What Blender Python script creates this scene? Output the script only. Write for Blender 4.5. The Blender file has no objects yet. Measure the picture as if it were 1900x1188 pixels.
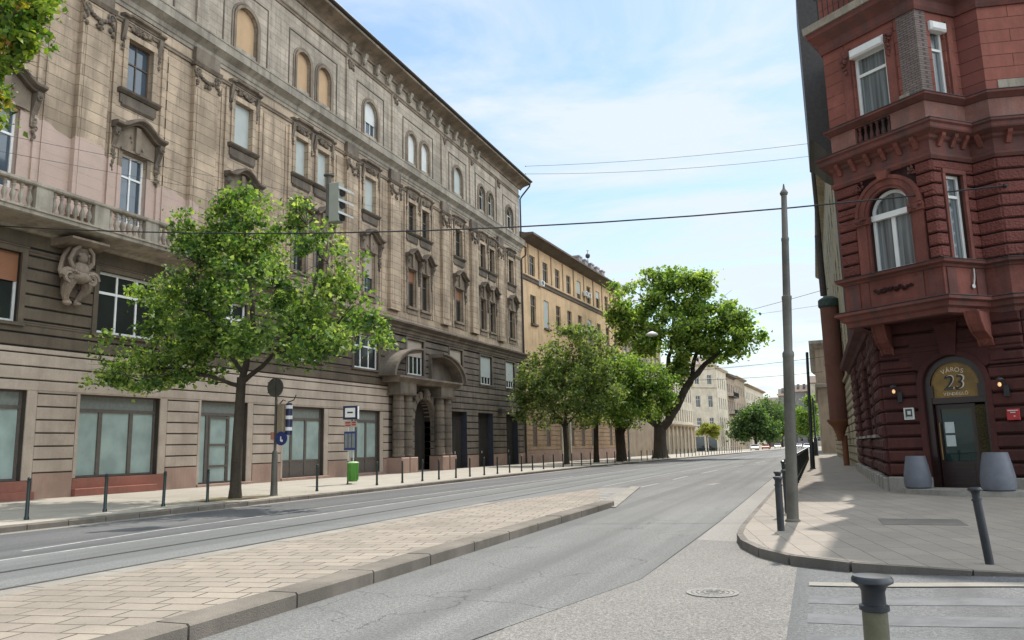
import bpy, bmesh, math, random
import numpy as np
from mathutils import Matrix, Vector, Euler
PI=math.pi; R=math.radians
scene=bpy.context.scene; COL=scene.collection
random.seed(7); rng=np.random.default_rng(7)

# ---------------------------------------------------------------- camera
f=1452.0
Dv=Vector((565,-227,-f)).normalized(); Uv=Vector((-201,8794,-f)).normalized()
Uv=(Uv-Dv*Uv.dot(Dv)).normalized(); Xv=Dv.cross(Uv)
cam=bpy.data.cameras.new('camera'); camo=bpy.data.objects.new('camera',cam); COL.objects.link(camo)
M3=Matrix((Xv,Dv,Uv)); M4=M3.to_4x4(); M4.translation=Vector((0,0,1.55)); camo.matrix_world=M4
cam.sensor_fit='HORIZONTAL'; cam.sensor_width=36; cam.lens=f/1900*36; cam.clip_start=.05; cam.clip_end=4000
scene.camera=camo
# ---------------------------------------------------------------- light
SUN_EL=54; SUN_AZ=5.0
w=bpy.data.worlds.new('World'); scene.world=w; w.use_nodes=True
nt=w.node_tree; nt.nodes.clear()
def N(t,ty,**k):
    n=t.nodes.new(ty)
    for a,b in k.items(): setattr(n,a,b)
    return n
wo=N(nt,'ShaderNodeOutputWorld'); bg=N(nt,'ShaderNodeBackground'); bg.inputs[1].default_value=.15
sky=N(nt,'ShaderNodeTexSky',sky_type='NISHITA',sun_disc=False,sun_elevation=R(SUN_EL),sun_rotation=R(SUN_AZ),air_density=1.3,dust_density=.6,ozone_density=2.2,altitude=100)
tc=N(nt,'ShaderNodeTexCoord'); sep=N(nt,'ShaderNodeSeparateXYZ'); nt.links.new(tc.outputs['Generated'],sep.inputs[0])
def mth(t,op,a,b=None,clamp=False):
    n=N(t,'ShaderNodeMath',operation=op,use_clamp=clamp)
    for i,v in enumerate((a,b)):
        if v is None: continue
        if isinstance(v,(int,float)): n.inputs[i].default_value=v
        else: t.links.new(v,n.inputs[i])
    return n.outputs[0]
zz=mth(nt,'ADD',mth(nt,'MAXIMUM',sep.outputs[2],0.0),.16)
cx_=mth(nt,'DIVIDE',sep.outputs[0],zz); cy_=mth(nt,'DIVIDE',sep.outputs[1],zz)
cmb=N(nt,'ShaderNodeCombineXYZ'); nt.links.new(cx_,cmb.inputs[0]); nt.links.new(cy_,cmb.inputs[1])
mp=N(nt,'ShaderNodeMapping'); mp.inputs['Rotation'].default_value=(0,0,R(20)); mp.inputs['Scale'].default_value=(.6,1.15,1); mp.inputs['Location'].default_value=(1.3,2.1,0)
nt.links.new(cmb.outputs[0],mp.inputs[0])
n1=N(nt,'ShaderNodeTexNoise'); n1.inputs['Scale'].default_value=1.5; n1.inputs['Detail'].default_value=9; n1.inputs['Roughness'].default_value=.6; n1.inputs['Distortion'].default_value=.9
nt.links.new(mp.outputs[0],n1.inputs[0])
rp=N(nt,'ShaderNodeValToRGB'); rp.color_ramp.elements[0].position=.43; rp.color_ramp.elements[0].color=(.06,.06,.06,1); rp.color_ramp.elements[1].position=.59; rp.color_ramp.elements[1].color=(.95,.95,.95,1)
nt.links.new(n1.outputs[0],rp.inputs[0])
# a pale veil low in the sky
veil=mth(nt,'POWER',mth(nt,'SUBTRACT',1.0,mth(nt,'MAXIMUM',sep.outputs[2],0.0),True),5.0)
cl=mth(nt,'MAXIMUM',rp.outputs[0],mth(nt,'MULTIPLY',veil,.30),True)
def rng_(v,a,b,c=0.,d=1.):
    n=N(nt,'ShaderNodeMapRange',clamp=True,interpolation_type='SMOOTHSTEP'); n.inputs[1].default_value=a; n.inputs[2].default_value=b; n.inputs[3].default_value=c; n.inputs[4].default_value=d; nt.links.new(v,n.inputs[0]); return n.outputs[0]
cl=mth(nt,'MAXIMUM',cl,rng_(sep.outputs[0],-.16,.12,0,.42),True)          # thicker thin cloud towards the right
high=rng_(sep.outputs[2],.52,.8); east=rng_(sep.outputs[0],.35,.75)        # added bright sky, overhead and east out of view, to light the left facade
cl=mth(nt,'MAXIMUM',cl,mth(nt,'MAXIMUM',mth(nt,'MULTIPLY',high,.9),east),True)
mx=N(nt,'ShaderNodeMix',data_type='RGBA'); nt.links.new(cl,mx.inputs[0])
hsv=N(nt,'ShaderNodeHueSaturation'); hsv.inputs['Hue'].default_value=.494; hsv.inputs['Saturation'].default_value=1.05; hsv.inputs['Value'].default_value=.80; nt.links.new(sky.outputs[0],hsv.inputs['Color'])
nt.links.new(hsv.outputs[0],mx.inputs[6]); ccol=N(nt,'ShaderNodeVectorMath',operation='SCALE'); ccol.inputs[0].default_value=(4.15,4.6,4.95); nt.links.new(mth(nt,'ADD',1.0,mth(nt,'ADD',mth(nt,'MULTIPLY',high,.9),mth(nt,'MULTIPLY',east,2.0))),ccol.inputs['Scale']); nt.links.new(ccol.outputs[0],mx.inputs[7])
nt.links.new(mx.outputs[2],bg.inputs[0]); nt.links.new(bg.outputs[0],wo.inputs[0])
sl=bpy.data.lights.new('sun','SUN'); sl.energy=4.2; sl.angle=R(.6); sl.color=(1,.95,.87)
so=bpy.data.objects.new('sun',sl); COL.objects.link(so)
sd=Vector((math.sin(R(SUN_AZ))*math.cos(R(SUN_EL)),math.cos(R(SUN_AZ))*math.cos(R(SUN_EL)),math.sin(R(SUN_EL))))
so.rotation_euler=sd.to_track_quat('Z','Y').to_euler()
vs=scene.view_settings; vs.view_transform='Standard'; vs.look='None'; vs.exposure=.44; vs.gamma=1; vs.use_curve_mapping=False
scene.render.engine='CYCLES'

# ---------------------------------------------------------------- materials
def newmat(name):
    m=bpy.data.materials.new(name); m.use_nodes=True; t=m.node_tree; t.nodes.clear()
    o=N(t,'ShaderNodeOutputMaterial'); b=N(t,'ShaderNodeBsdfPrincipled'); t.links.new(b.outputs[0],o.inputs[0])
    return m,t,b,o
def noise(t,vec,sc,det=5,ro=.55,scale3=None):
    if scale3:
        q=N(t,'ShaderNodeMapping'); q.inputs['Scale'].default_value=scale3; t.links.new(vec,q.inputs[0]); vec=q.outputs[0]
    n=N(t,'ShaderNodeTexNoise'); n.inputs['Scale'].default_value=sc; n.inputs['Detail'].default_value=det; n.inputs['Roughness'].default_value=ro
    t.links.new(vec,n.inputs[0]); return n.outputs[0]
def ramp(t,v,p0,p1,a=0.,b=1.):
    n=N(t,'ShaderNodeMapRange',clamp=True); n.inputs[1].default_value=p0; n.inputs[2].default_value=p1; n.inputs[3].default_value=a; n.inputs[4].default_value=b
    t.links.new(v,n.inputs[0]); return n.outputs[0]
def mix(t,fac,a,b,mode='MIX'):
    n=N(t,'ShaderNodeMix',data_type='RGBA',blend_type=mode)
    for i,v in ((0,fac),(6,a),(7,b)):
        if isinstance(v,(int,float)): n.inputs[i].default_value=v
        elif isinstance(v,tuple): n.inputs[i].default_value=(v[0],v[1],v[2],1)
        else: t.links.new(v,n.inputs[i])
    return n.outputs[2]
def wpos(t): return N(t,'ShaderNodeNewGeometry').outputs['Position']
def dirvec(t,pos,d):
    """(along, height, 0) coordinates of a vertical wall that runs along d"""
    dt=N(t,'ShaderNodeVectorMath',operation='DOT_PRODUCT'); t.links.new(pos,dt.inputs[0]); dt.inputs[1].default_value=(d[0],d[1],0)
    s=N(t,'ShaderNodeSeparateXYZ'); t.links.new(pos,s.inputs[0]); c=N(t,'ShaderNodeCombineXYZ')
    t.links.new(dt.outputs['Value'],c.inputs[0]); t.links.new(s.outputs[2],c.inputs[1]); return c.outputs[0]
def stone(name,c1,c2,dirt=(.06,.05,.04),stain=.5,rough=.85,joints=None,jd=(0,1),bump=.25,fine=30,big=.35,jcol=.45,patch=None):
    m,t,b,o=newmat(name); p=wpos(t)
    col=mix(t,ramp(t,noise(t,p,big*2,6,.6),.35,.65),c1,c2)
    st=ramp(t,noise(t,p,1.0,8,.7,(1.9,1.9,.2)),.47,.70,0,stain)
    st2=ramp(t,noise(t,p,big,7,.68),.46,.66,0,stain*.85)
    h=None
    if joints:
        br=N(t,'ShaderNodeTexBrick'); br.inputs['Scale'].default_value=1; br.inputs['Brick Width'].default_value=joints[0]; br.inputs['Row Height'].default_value=joints[1]
        br.inputs['Mortar Size'].default_value=joints[2]; br.inputs['Mortar Smooth'].default_value=.3; br.inputs['Bias'].default_value=0
        br.inputs['Color1'].default_value=(.86,.86,.86,1); br.inputs['Color2'].default_value=(1.1,1.1,1.1,1); br.inputs['Mortar'].default_value=(jcol,jcol,jcol,1)
        t.links.new(dirvec(t,p,jd),br.inputs[0]); col=mix(t,1.,col,br.outputs[0],'MULTIPLY'); h=br.outputs[1]
    col=mix(t,st,col,dirt); col=mix(t,st2,col,tuple(x*.5 for x in c1))
    bl=mth(t,'MULTIPLY',ramp(t,noise(t,p,.55,8,.7),.56,.66,0,.3),ramp(t,noise(t,p,4,5,.7),.4,.6)); col=mix(t,bl,col,tuple(min(1,x*1.25+.02) for x in c1))
    if patch: col=patch(t,p,col)
    fn=noise(t,p,fine,4,.6); col=mix(t,.22,col,mix(t,1.,col,ramp_col(t,fn),'MULTIPLY'))
    t.links.new(col,b.inputs['Base Color']); b.inputs['Roughness'].default_value=rough; b.inputs['Specular IOR Level'].default_value=.25
    bu=N(t,'ShaderNodeBump'); bu.inputs['Strength'].default_value=bump; bu.inputs['Distance'].default_value=.03
    hh=fn
    if h is not None: hh=mth(t,'SUBTRACT',mth(t,'MULTIPLY',fn,.3),h)
    t.links.new(hh,bu.inputs['Height']); t.links.new(bu.outputs[0],b.inputs['Normal'])
    return m
def ramp_col(t,v):
    n=N(t,'ShaderNodeValToRGB'); n.color_ramp.elements[0].position=.3; n.color_ramp.elements[0].color=(.45,.45,.45,1); n.color_ramp.elements[1].position=.7; n.color_ramp.elements[1].color=(1.35,1.35,1.35,1)
    t.links.new(v,n.inputs[0]); return n.outputs[0]
def ramp_hard(t,v):
    n=N(t,'ShaderNodeValToRGB'); n.color_ramp.elements[0].position=.36; n.color_ramp.elements[0].color=(.42,.42,.42,1); n.color_ramp.elements[1].position=.62; n.color_ramp.elements[1].color=(1.5,1.5,1.5,1)
    t.links.new(v,n.inputs[0]); return n.outputs[0]
def plain(name,c,rough=.6,metal=0,var=.15,sc=6,spec=.5,bump=0):
    m,t,b,o=newmat(name); p=N(t,'ShaderNodeTexCoord').outputs['Object']
    n=noise(t,p,sc,5,.6); col=mix(t,ramp(t,n,.3,.7),tuple(x*(1-var) for x in c),tuple(min(1,x*(1+var)) for x in c))
    t.links.new(col,b.inputs['Base Color']); b.inputs['Roughness'].default_value=rough; b.inputs['Metallic'].default_value=metal; b.inputs['Specular IOR Level'].default_value=spec
    if bump:
        bu=N(t,'ShaderNodeBump'); bu.inputs['Strength'].default_value=bump; bu.inputs['Distance'].default_value=.01; t.links.new(noise(t,p,sc*6),bu.inputs['Height']); t.links.new(bu.outputs[0],b.inputs['Normal'])
    return m
def glassm(name,c,rough=.06,spec=.9):
    m,t,b,o=newmat(name); p=wpos(t)
    col=mix(t,ramp(t,noise(t,p,.9,3),.35,.65),tuple(x*.85 for x in c),tuple(x*1.15 for x in c)); t.links.new(col,b.inputs['Base Color'])
    b.inputs['Roughness'].default_value=rough; b.inputs['Specular IOR Level'].default_value=spec
    bu=N(t,'ShaderNodeBump'); bu.inputs['Strength'].default_value=.05; bu.inputs['Distance'].default_value=.05; t.links.new(noise(t,p,1.2,2),bu.inputs['Height']); t.links.new(bu.outputs[0],b.inputs['Normal'])
    return m
def slatm(name,c,sc=18,dark=.6,rough=.6):
    m,t,b,o=newmat(name); p=wpos(t); s=N(t,'ShaderNodeSeparateXYZ'); t.links.new(p,s.inputs[0])
    wv=mth(t,'FRACT',mth(t,'MULTIPLY',s.outputs[2],sc)); 
    col=mix(t,ramp(t,wv,.0,.25),tuple(x*dark for x in c),c); col=mix(t,ramp(t,noise(t,p,1.3),.4,.7,0,.3),col,tuple(x*.6 for x in c))
    t.links.new(col,b.inputs['Base Color']); b.inputs['Roughness'].default_value=rough; return m
def asphalt(name,c1,c2,grain=.5,cracks=.7,lane=True):
    m,t,b,o=newmat(name); p=wpos(t)
    col=mix(t,ramp(t,noise(t,p,.35,7,.6,(1.,.35,1)),.35,.65),c1,c2)
    g=noise(t,p,75,3,.8); g2=noise(t,p,26,4,.8)
    col=mix(t,grain,col,mix(t,1.,col,ramp_hard(t,g),'MULTIPLY')); col=mix(t,grain*.75,col,mix(t,1.,col,ramp_hard(t,g2),'MULTIPLY')); mo=noise(t,p,2.2,5,.7); col=mix(t,ramp(t,mo,.5,.75,0,.22*grain),col,tuple(x*.55 for x in c1))
    if lane:
        s=N(t,'ShaderNodeSeparateXYZ'); t.links.new(p,s.inputs[0])
        wv=N(t,'ShaderNodeTexNoise'); cc=N(t,'ShaderNodeCombineXYZ'); t.links.new(mth(t,'MULTIPLY',s.outputs[0],1.3),cc.inputs[0]); t.links.new(mth(t,'MULTIPLY',s.outputs[1],.02),cc.inputs[1]); t.links.new(cc.outputs[0],wv.inputs[0]); wv.inputs['Scale'].default_value=1
        col=mix(t,ramp(t,wv.outputs[0],.45,.62,0,.6),col,tuple(x*.66 for x in c1))
    if cracks:
        q=N(t,'ShaderNodeVectorMath',operation='ADD'); nn=N(t,'ShaderNodeTexNoise'); nn.inputs['Scale'].default_value=1.3; nn.inputs['Detail'].default_value=6; t.links.new(p,nn.inputs[0])
        sc=N(t,'ShaderNodeVectorMath',operation='SCALE'); t.links.new(nn.outputs[1],sc.inputs[0]); sc.inputs['Scale'].default_value=1.1
        t.links.new(p,q.inputs[0]); t.links.new(sc.outputs[0],q.inputs[1])
        vo=N(t,'ShaderNodeTexVoronoi',feature='DISTANCE_TO_EDGE'); vo.inputs['Scale'].default_value=.45; t.links.new(q.outputs[0],vo.inputs[0])
        cr=mth(t,'MULTIPLY',ramp(t,vo.outputs[0],.0,.0075,1,0),ramp(t,noise(t,p,.35,3),.46,.52,0,cracks))
        col=mix(t,cr,col,(.03,.03,.03))
        st=ramp(t,noise(t,p,.9,4,.6),.62,.72,0,.28); col=mix(t,st,col,(.06,.058,.055))
    t.links.new(col,b.inputs['Base Color']); b.inputs['Roughness'].default_value=.82; b.inputs['Specular IOR Level'].default_value=.35
    bu=N(t,'ShaderNodeBump'); bu.inputs['Strength'].default_value=.5; bu.inputs['Distance'].default_value=.006; t.links.new(g,bu.inputs['Height']); t.links.new(bu.outputs[0],b.inputs['Normal'])
    return m
def paving(name,c1,c2,ax,ay,bw,bh,mort=.012,off=.5,jc=.35,dirty=.35):
    m,t,b,o=newmat(name); p=wpos(t); c=N(t,'ShaderNodeCombineXYZ')
    for i,d in enumerate((ax,ay)):
        dt=N(t,'ShaderNodeVectorMath',operation='DOT_PRODUCT'); t.links.new(p,dt.inputs[0]); dt.inputs[1].default_value=(d[0],d[1],0); t.links.new(dt.outputs['Value'],c.inputs[i])
    wob=N(t,'ShaderNodeVectorMath',operation='ADD'); nn=N(t,'ShaderNodeTexNoise'); nn.inputs['Scale'].default_value=3.; t.links.new(p,nn.inputs[0])
    sc=N(t,'ShaderNodeVectorMath',operation='SCALE'); t.links.new(nn.outputs[1],sc.inputs[0]); sc.inputs['Scale'].default_value=.035
    t.links.new(c.outputs[0],wob.inputs[0]); t.links.new(sc.outputs[0],wob.inputs[1])
    br=N(t,'ShaderNodeTexBrick',offset=off); br.inputs['Scale'].default_value=1; br.inputs['Brick Width'].default_value=bw; br.inputs['Row Height'].default_value=bh
    br.inputs['Mortar Size'].default_value=mort; br.inputs['Mortar Smooth'].default_value=.4; br.inputs['Bias'].default_value=0
    br.inputs['Color1'].default_value=(*c1,1); br.inputs['Color2'].default_value=(*c2,1); br.inputs['Mortar'].default_value=(c1[0]*jc,c1[1]*jc,c1[2]*jc*.9,1)
    t.links.new(wob.outputs[0],br.inputs[0]); col=br.outputs[0]
    col=mix(t,ramp(t,noise(t,p,.6,6,.65),.45,.75,0,dirty),col,tuple(x*.5 for x in c1))
    col=mix(t,ramp(t,noise(t,p,7,4,.65),.55,.75,0,.25),col,tuple(x*.6 for x in c1))
    g=noise(t,p,90,2,.7); col=mix(t,.3,col,mix(t,1.,col,ramp_col(t,g),'MULTIPLY'))
    sp=noise(t,p,22,1,.5); col=mix(t,ramp(t,sp,.74,.77,0,.6),col,(.07,.05,.035))
    t.links.new(col,b.inputs['Base Color']); b.inputs['Roughness'].default_value=.85; b.inputs['Specular IOR Level'].default_value=.3
    bu=N(t,'ShaderNodeBump'); bu.inputs['Strength'].default_value=.6; bu.inputs['Distance'].default_value=.012
    t.links.new(mth(t,'SUBTRACT',mth(t,'MULTIPLY',g,.25),br.outputs[1]),bu.inputs['Height']); t.links.new(bu.outputs[0],b.inputs['Normal'])
    return m
def leafm(name,cols,trans=.45,aut=None):
    m,t,b,o=newmat(name); g=N(t,'ShaderNodeNewGeometry'); 
    n=N(t,'ShaderNodeValToRGB'); e=n.color_ramp.elements; e[0].color=(*cols[0],1); e[0].position=0; e[1].color=(*cols[-1],1); e[1].position=1
    for i,c in enumerate(cols[1:-1]): k=e.new((i+1)/(len(cols)-1)); k.color=(*c,1)
    v=mth(t,'ADD',mth(t,'MULTIPLY',g.outputs['Random Per Island'],.75),ramp(t,noise(t,g.outputs['Position'],.9,4),.32,.68,-.28,.45),True)
    t.links.new(v,n.inputs[0]); col=n.outputs[0]
    if aut: col=mix(t,ramp(t,noise(t,g.outputs['Position'],1.6,2),.58,.66,0,.9),col,mix(t,g.outputs['Random Per Island'],aut[0],aut[1]))
    t.links.new(col,b.inputs['Base Color']); b.inputs['Roughness'].default_value=.6; b.inputs['Specular IOR Level'].default_value=.3
    tr=N(t,'ShaderNodeBsdfTranslucent'); t.links.new(mix(t,1.,col,(1.5,1.6,.7),'MULTIPLY'),tr.inputs[0])
    ms=N(t,'ShaderNodeMixShader'); ms.inputs[0].default_value=trans; t.links.new(b.outputs[0],ms.inputs[1]); t.links.new(tr.outputs[0],ms.inputs[2]); t.links.new(ms.outputs[0],o.inputs[0])
    return m
def emis(name,c,s):
    m,t,b,o=newmat(name); b.inputs['Base Color'].default_value=(*c,1); b.inputs['Emission Color'].default_value=(*c,1); b.inputs['Emission Strength'].default_value=s; return m

# ---------------------------------------------------------------- mesh helpers
class MB:
    def __init__(s): s.v=[]; s.f=[]
    def add(s,vs,fs):
        o=len(s.v); s.v+= [tuple(x) for x in vs]; s.f+=[tuple(i+o for i in q) for q in fs]
def ident(x,y,z): return (x,y,z)
def B(mb,T,u0,u1,v0,v1,w0,w1):
    mb.add([T(u,v,w) for u in (u0,u1) for v in (v0,v1) for w in (w0,w1)],[(0,1,3,2),(4,6,7,5),(0,4,5,1),(2,3,7,6),(0,2,6,4),(1,5,7,3)])
def CB(mb,T,u0,u1,v0,v1,w0,w1,c=.02):
    """block with a chamfered front"""
    c=min(c,(u1-u0)/3,(v1-v0)/3,(w1-w0)*.9)
    P=[T(u,v,w0) for u,v in ((u0,v0),(u1,v0),(u1,v1),(u0,v1))]+[T(u,v,w1-c) for u,v in ((u0,v0),(u1,v0),(u1,v1),(u0,v1))]+[T(u,v,w1) for u,v in ((u0+c,v0+c),(u1-c,v0+c),(u1-c,v1-c),(u0+c,v1-c))]
    F=[(0,3,2,1),(8,9,10,11)]
    for k in range(4):
        n=(k+1)%4; F+=[(k,n,4+n,4+k),(4+k,4+n,8+n,8+k)]
    mb.add(P,F)
def courses(mb,T,u0,u1,v0,v1,h,j,w0,w1,holes=(),c=.02,breaks=None):
    """rusticated courses with recessed joints, cut round the holes (u0,u1,v0,v1)"""
    v=v0
    while v<v1-.08:
        a,b=v+j/2,min(v+h,v1)-j/2
        ys=sorted({a,b,*[q for hh in holes for q in hh[2:4] if a+.03<q<b-.03]})
        for lo,hi in zip(ys,ys[1:]):
            mid=(lo+hi)/2; xs=[(u0,u1)]
            for hh in holes:
                if hh[2]<mid<hh[3]:
                    nx=[]
                    for p,q in xs:
                        if hh[1]<=p or hh[0]>=q: nx.append((p,q)); continue
                        if hh[0]>p: nx.append((p,hh[0]))
                        if hh[1]<q: nx.append((hh[1],q))
                    xs=nx
            for p,q in xs:
                if q-p>.03: CB(mb,T,p,q,lo,hi,w0,w1,c)
        v+=h
def panel(mb,T,u0,u1,v0,v1,w,holes,back):
    us=sorted({u0,u1,*[x for h in holes for x in h[:2]]}); vs_=sorted({v0,v1,*[x for h in holes for x in h[2:4]]})
    us=[x for x in us if u0<=x<=u1]; vs_=[x for x in vs_ if v0<=x<=v1]
    # subdivide long runs so that the gentle slope follows
    uu=[]
    for a,b in zip(us,us[1:]):
        k=max(1,int((b-a)/6)); uu+=[a+(b-a)*i/k for i in range(k)]
    uu.append(us[-1]); us=uu
    for a,b in zip(us,us[1:]):
        for c,d in zip(vs_,vs_[1:]):
            m=((a+b)/2,(c+d)/2)
            if any(h[0]<m[0]<h[1] and h[2]<m[1]<h[3] for h in holes): continue
            mb.add([T(a,c,w),T(b,c,w),T(b,d,w),T(a,d,w)],[(0,1,2,3)])
    for h in holes:
        a,b,c,d=h[:4]
        mb.add([T(a,c,w),T(b,c,w),T(b,d,w),T(a,d,w),T(a,c,back),T(b,c,back),T(b,d,back),T(a,d,back)],[(0,1,5,4),(1,2,6,5),(2,3,7,6),(3,0,4,7)])
def ring(mb,T,uc,vc,r0,r1,w0,w1,a0=0,a1=PI,n=16,sv=1.):
    P=[]; 
    for i in range(n+1):
        a=a0+(a1-a0)*i/n; c,s=math.cos(a),math.sin(a)*sv
        for r,w in ((r0,w0),(r1,w0),(r1,w1),(r0,w1)): P.append(T(uc+r*c,vc+r*s,w))
    F=[]
    for i in range(n):
        for k in range(4): F.append((i*4+k,i*4+(k+1)%4,i*4+4+(k+1)%4,i*4+4+k))
    F+=[(0,1,2,3),(n*4,n*4+3,n*4+2,n*4+1)]
    mb.add(P,F)
def spandrel(mb,T,uc,vc,r,vtop,w,back,n=16,rw=None):
    rw=rw or r
    P=[];F=[]
    for i in range(n+1):
        a=PI*i/n; u=uc+r*math.cos(a); v=vc+r*math.sin(a)
        P+=[T(u,v,w),T(u,vtop,w),T(u,v,back)]
    for i in range(n): F+=[(i*3,i*3+1,i*3+4,i*3+3),(i*3,i*3+3,i*3+5,i*3+2)]
    mb.add(P,F)
def disc(mb,T,uc,vc,r,w,n=16,half=False):
    a1=PI if half else 2*PI
    P=[T(uc+r*math.cos(a1*i/n),vc+r*math.sin(a1*i/n),w) for i in range(n+(1 if half else 0))]
    mb.add(P,[tuple(range(len(P)))])
def poly(mb,T,pts,w0,w1):
    n=len(pts); mb.add([T(u,v,w0) for u,v in pts]+[T(u,v,w1) for u,v in pts],[tuple(range(n))[::-1],tuple(range(n,2*n))]+[(i,(i+1)%n,n+(i+1)%n,n+i) for i in range(n)])
def side_poly(mb,T,pts,u0,u1):
    """profile in (w,v) extruded along u"""
    n=len(pts); mb.add([T(u0,v,w) for w,v in pts]+[T(u1,v,w) for w,v in pts],[tuple(range(n))[::-1],tuple(range(n,2*n))]+[(i,(i+1)%n,n+(i+1)%n,n+i) for i in range(n)])
def moulding(mb,T,path,prof):
    n=len(prof); m=len(path); P=[T(u,v+dv,w) for u,v in path for w,dv in prof]; F=[]
    for i in range(m-1):
        for k in range(n): F.append((i*n+k,i*n+(k+1)%n,(i+1)*n+(k+1)%n,(i+1)*n+k))
    F+=[tuple(range(n)),tuple(range((m-1)*n,m*n))[::-1]]
    mb.add(P,F)
def lin(a,b,step=6):
    k=max(1,int(abs(b[0]-a[0])/step)); return [(a[0]+(b[0]-a[0])*i/k,a[1]+(b[1]-a[1])*i/k) for i in range(k+1)]
def lathe(mb,T,u,v,w,prof,n=10,a0=0,a1=2*PI):
    full=abs(a1-a0-2*PI)<1e-3; m=n if full else n+1; P=[]
    for r,dv in prof:
        for i in range(m):
            a=a0+(a1-a0)*i/n; P.append(T(u+r*math.cos(a),v+dv,w+r*math.sin(a)))
    F=[]
    for k in range(len(prof)-1):
        for i in range(n): j=(i+1)%m; F.append((k*m+i,k*m+j,(k+1)*m+j,(k+1)*m+i))
    F+=[tuple(range(m)),tuple(range((len(prof)-1)*m,len(prof)*m))]
    mb.add(P,F)
def blob(mb,T,u,v,w,ru,rv,rw,n=6,m=4):
    P=[T(u,v-rv,w)]; 
    for k in range(1,m):
        b=-PI/2+PI*k/m
        for i in range(n): a=2*PI*i/n; P.append(T(u+ru*math.cos(a)*math.cos(b),v+rv*math.sin(b),w+rw*math.sin(a)*math.cos(b)))
    P.append(T(u,v+rv,w)); F=[]
    for i in range(n): F.append((0,1+i,1+(i+1)%n)); F.append((len(P)-1,1+(m-2)*n+(i+1)%n,1+(m-2)*n+i))
    for k in range(m-2):
        for i in range(n): F.append((1+k*n+i,1+(k+1)*n+i,1+(k+1)*n+(i+1)%n,1+k*n+(i+1)%n))
    mb.add(P,F)
def tube(mb,T,pts,rs,n=7):
    pts=[Vector(p) for p in pts]; P=[]
    for i,p in enumerate(pts):
        d=(pts[min(i+1,len(pts)-1)]-pts[max(i-1,0)]).normalized(); a=d.orthogonal().normalized() if i==0 else (a-d*a.dot(d)).normalized(); b=d.cross(a)
        r=rs[i] if hasattr(rs,'__len__') else rs
        for k in range(n): q=p+(a*math.cos(2*PI*k/n)+b*math.sin(2*PI*k/n))*r; P.append(T(*q))
    F=[]
    for i in range(len(pts)-1):
        for k in range(n): F.append((i*n+k,i*n+(k+1)%n,(i+1)*n+(k+1)%n,(i+1)*n+k))
    F+=[tuple(range(n))[::-1],tuple(range((len(pts)-1)*n,len(pts)*n))]
    mb.add(P,F)
def scroll(mb,T,u,v,w,r,tr,turns=1.6,dirn=1,n=18,flip=1):
    """volute lying in the facade plane"""
    pts=[];rs=[]
    for i in range(n+1):
        k=i/n; a=dirn*turns*2*PI*k; rr=r*(1-k*.85); pts.append((u+flip*rr*math.cos(a),v+rr*math.sin(a),w+tr*k*.6)); rs.append(tr*(1-.4*k))
    tube(mb,T,pts,rs,5)
def relief(mb,T,u,v,w,du,dv,n,seed,s=.07,sc=3):
    rd=random.Random(seed)
    for i in range(n): blob(mb,T,u+rd.uniform(-du,du),v+rd.uniform(-dv,dv),w+rd.uniform(0,.05),s*rd.uniform(.5,1.5),s*rd.uniform(.5,1.6),s*rd.uniform(.6,1.3),6,4)
    for i in range(sc): scroll(mb,T,u+rd.uniform(-du,du)*.8,v+rd.uniform(-dv,dv)*.5,w+.03,s*1.6,s*.38,1.3,rd.choice((-1,1)),12,rd.choice((-1,1)))
WORLD={}
def thing(name,label,cat,loc=(0,0,0),group=None,kind=None):
    o=bpy.data.objects.new(name,None); COL.objects.link(o); o.location=loc; o.empty_display_size=.3
    o['label']=label; o['category']=cat
    if group: o['group']=group
    if kind: o['kind']=kind
    WORLD[o.name]=Vector(loc); return o
def tag(o,label=None,cat=None,group=None,kind=None):
    if label: o['label']=label
    if cat: o['category']=cat
    if group: o['group']=group
    if kind: o['kind']=kind
    return o
def build(name,mb,mat,parent=None,smooth=False,origin=None,label=None,recalc=True):
    off=WORLD[parent.name] if parent else Vector(origin or (0,0,0))
    me=bpy.data.meshes.new(name); me.from_pydata([(x-off.x,y-off.y,z-off.z) for x,y,z in mb.v],[],mb.f)
    if recalc:
        bm=bmesh.new(); bm.from_mesh(me); bmesh.ops.recalc_face_normals(bm,faces=bm.faces); bm.to_mesh(me); bm.free()
    if smooth:
        me.polygons.foreach_set('use_smooth',[True]*len(me.polygons)); 
        try: me.set_sharp_from_angle(angle=R(38))
        except Exception: pass
    me.materials.append(mat); me.update()
    o=bpy.data.objects.new(name,me); COL.objects.link(o)
    if parent: o.parent=parent
    else: o.location=off
    if label: o['label']=label
    WORLD[o.name]=off; return o
def dup(o,loc=None,parent=None):
    c=o.copy(); COL.objects.link(c)
    if loc is not None: c.location=loc
    if parent: c.parent=parent
    for ch in [x for x in COL.objects if x.parent==o and x!=c]: dup(ch,None,c)
    return c
def split(name,mb,mat,parent,smooth=False,**k):
    """every loose piece of the mesh becomes a part of its own"""
    par=list(range(len(mb.v)))
    def fd(i):
        while par[i]!=i: par[i]=par[par[i]]; i=par[i]
        return i
    for q in mb.f:
        a=fd(q[0])
        for i in q[1:]: par[fd(i)]=a
    gr={}
    for q in mb.f: gr.setdefault(fd(q[0]),[]).append(q)
    out=[]
    for fs in gr.values():
        ids=sorted({i for q in fs for i in q}); mp_={i:n for n,i in enumerate(ids)}; m2=MB(); m2.add([mb.v[i] for i in ids],[tuple(mp_[i] for i in q) for q in fs]); out.append(build(name,m2,mat,parent,smooth,**k))
    return out
ORD='first second third fourth fifth sixth seventh eighth ninth tenth eleventh twelfth thirteenth fourteenth fifteenth sixteenth seventeenth eighteenth nineteenth twentieth'.split()
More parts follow.
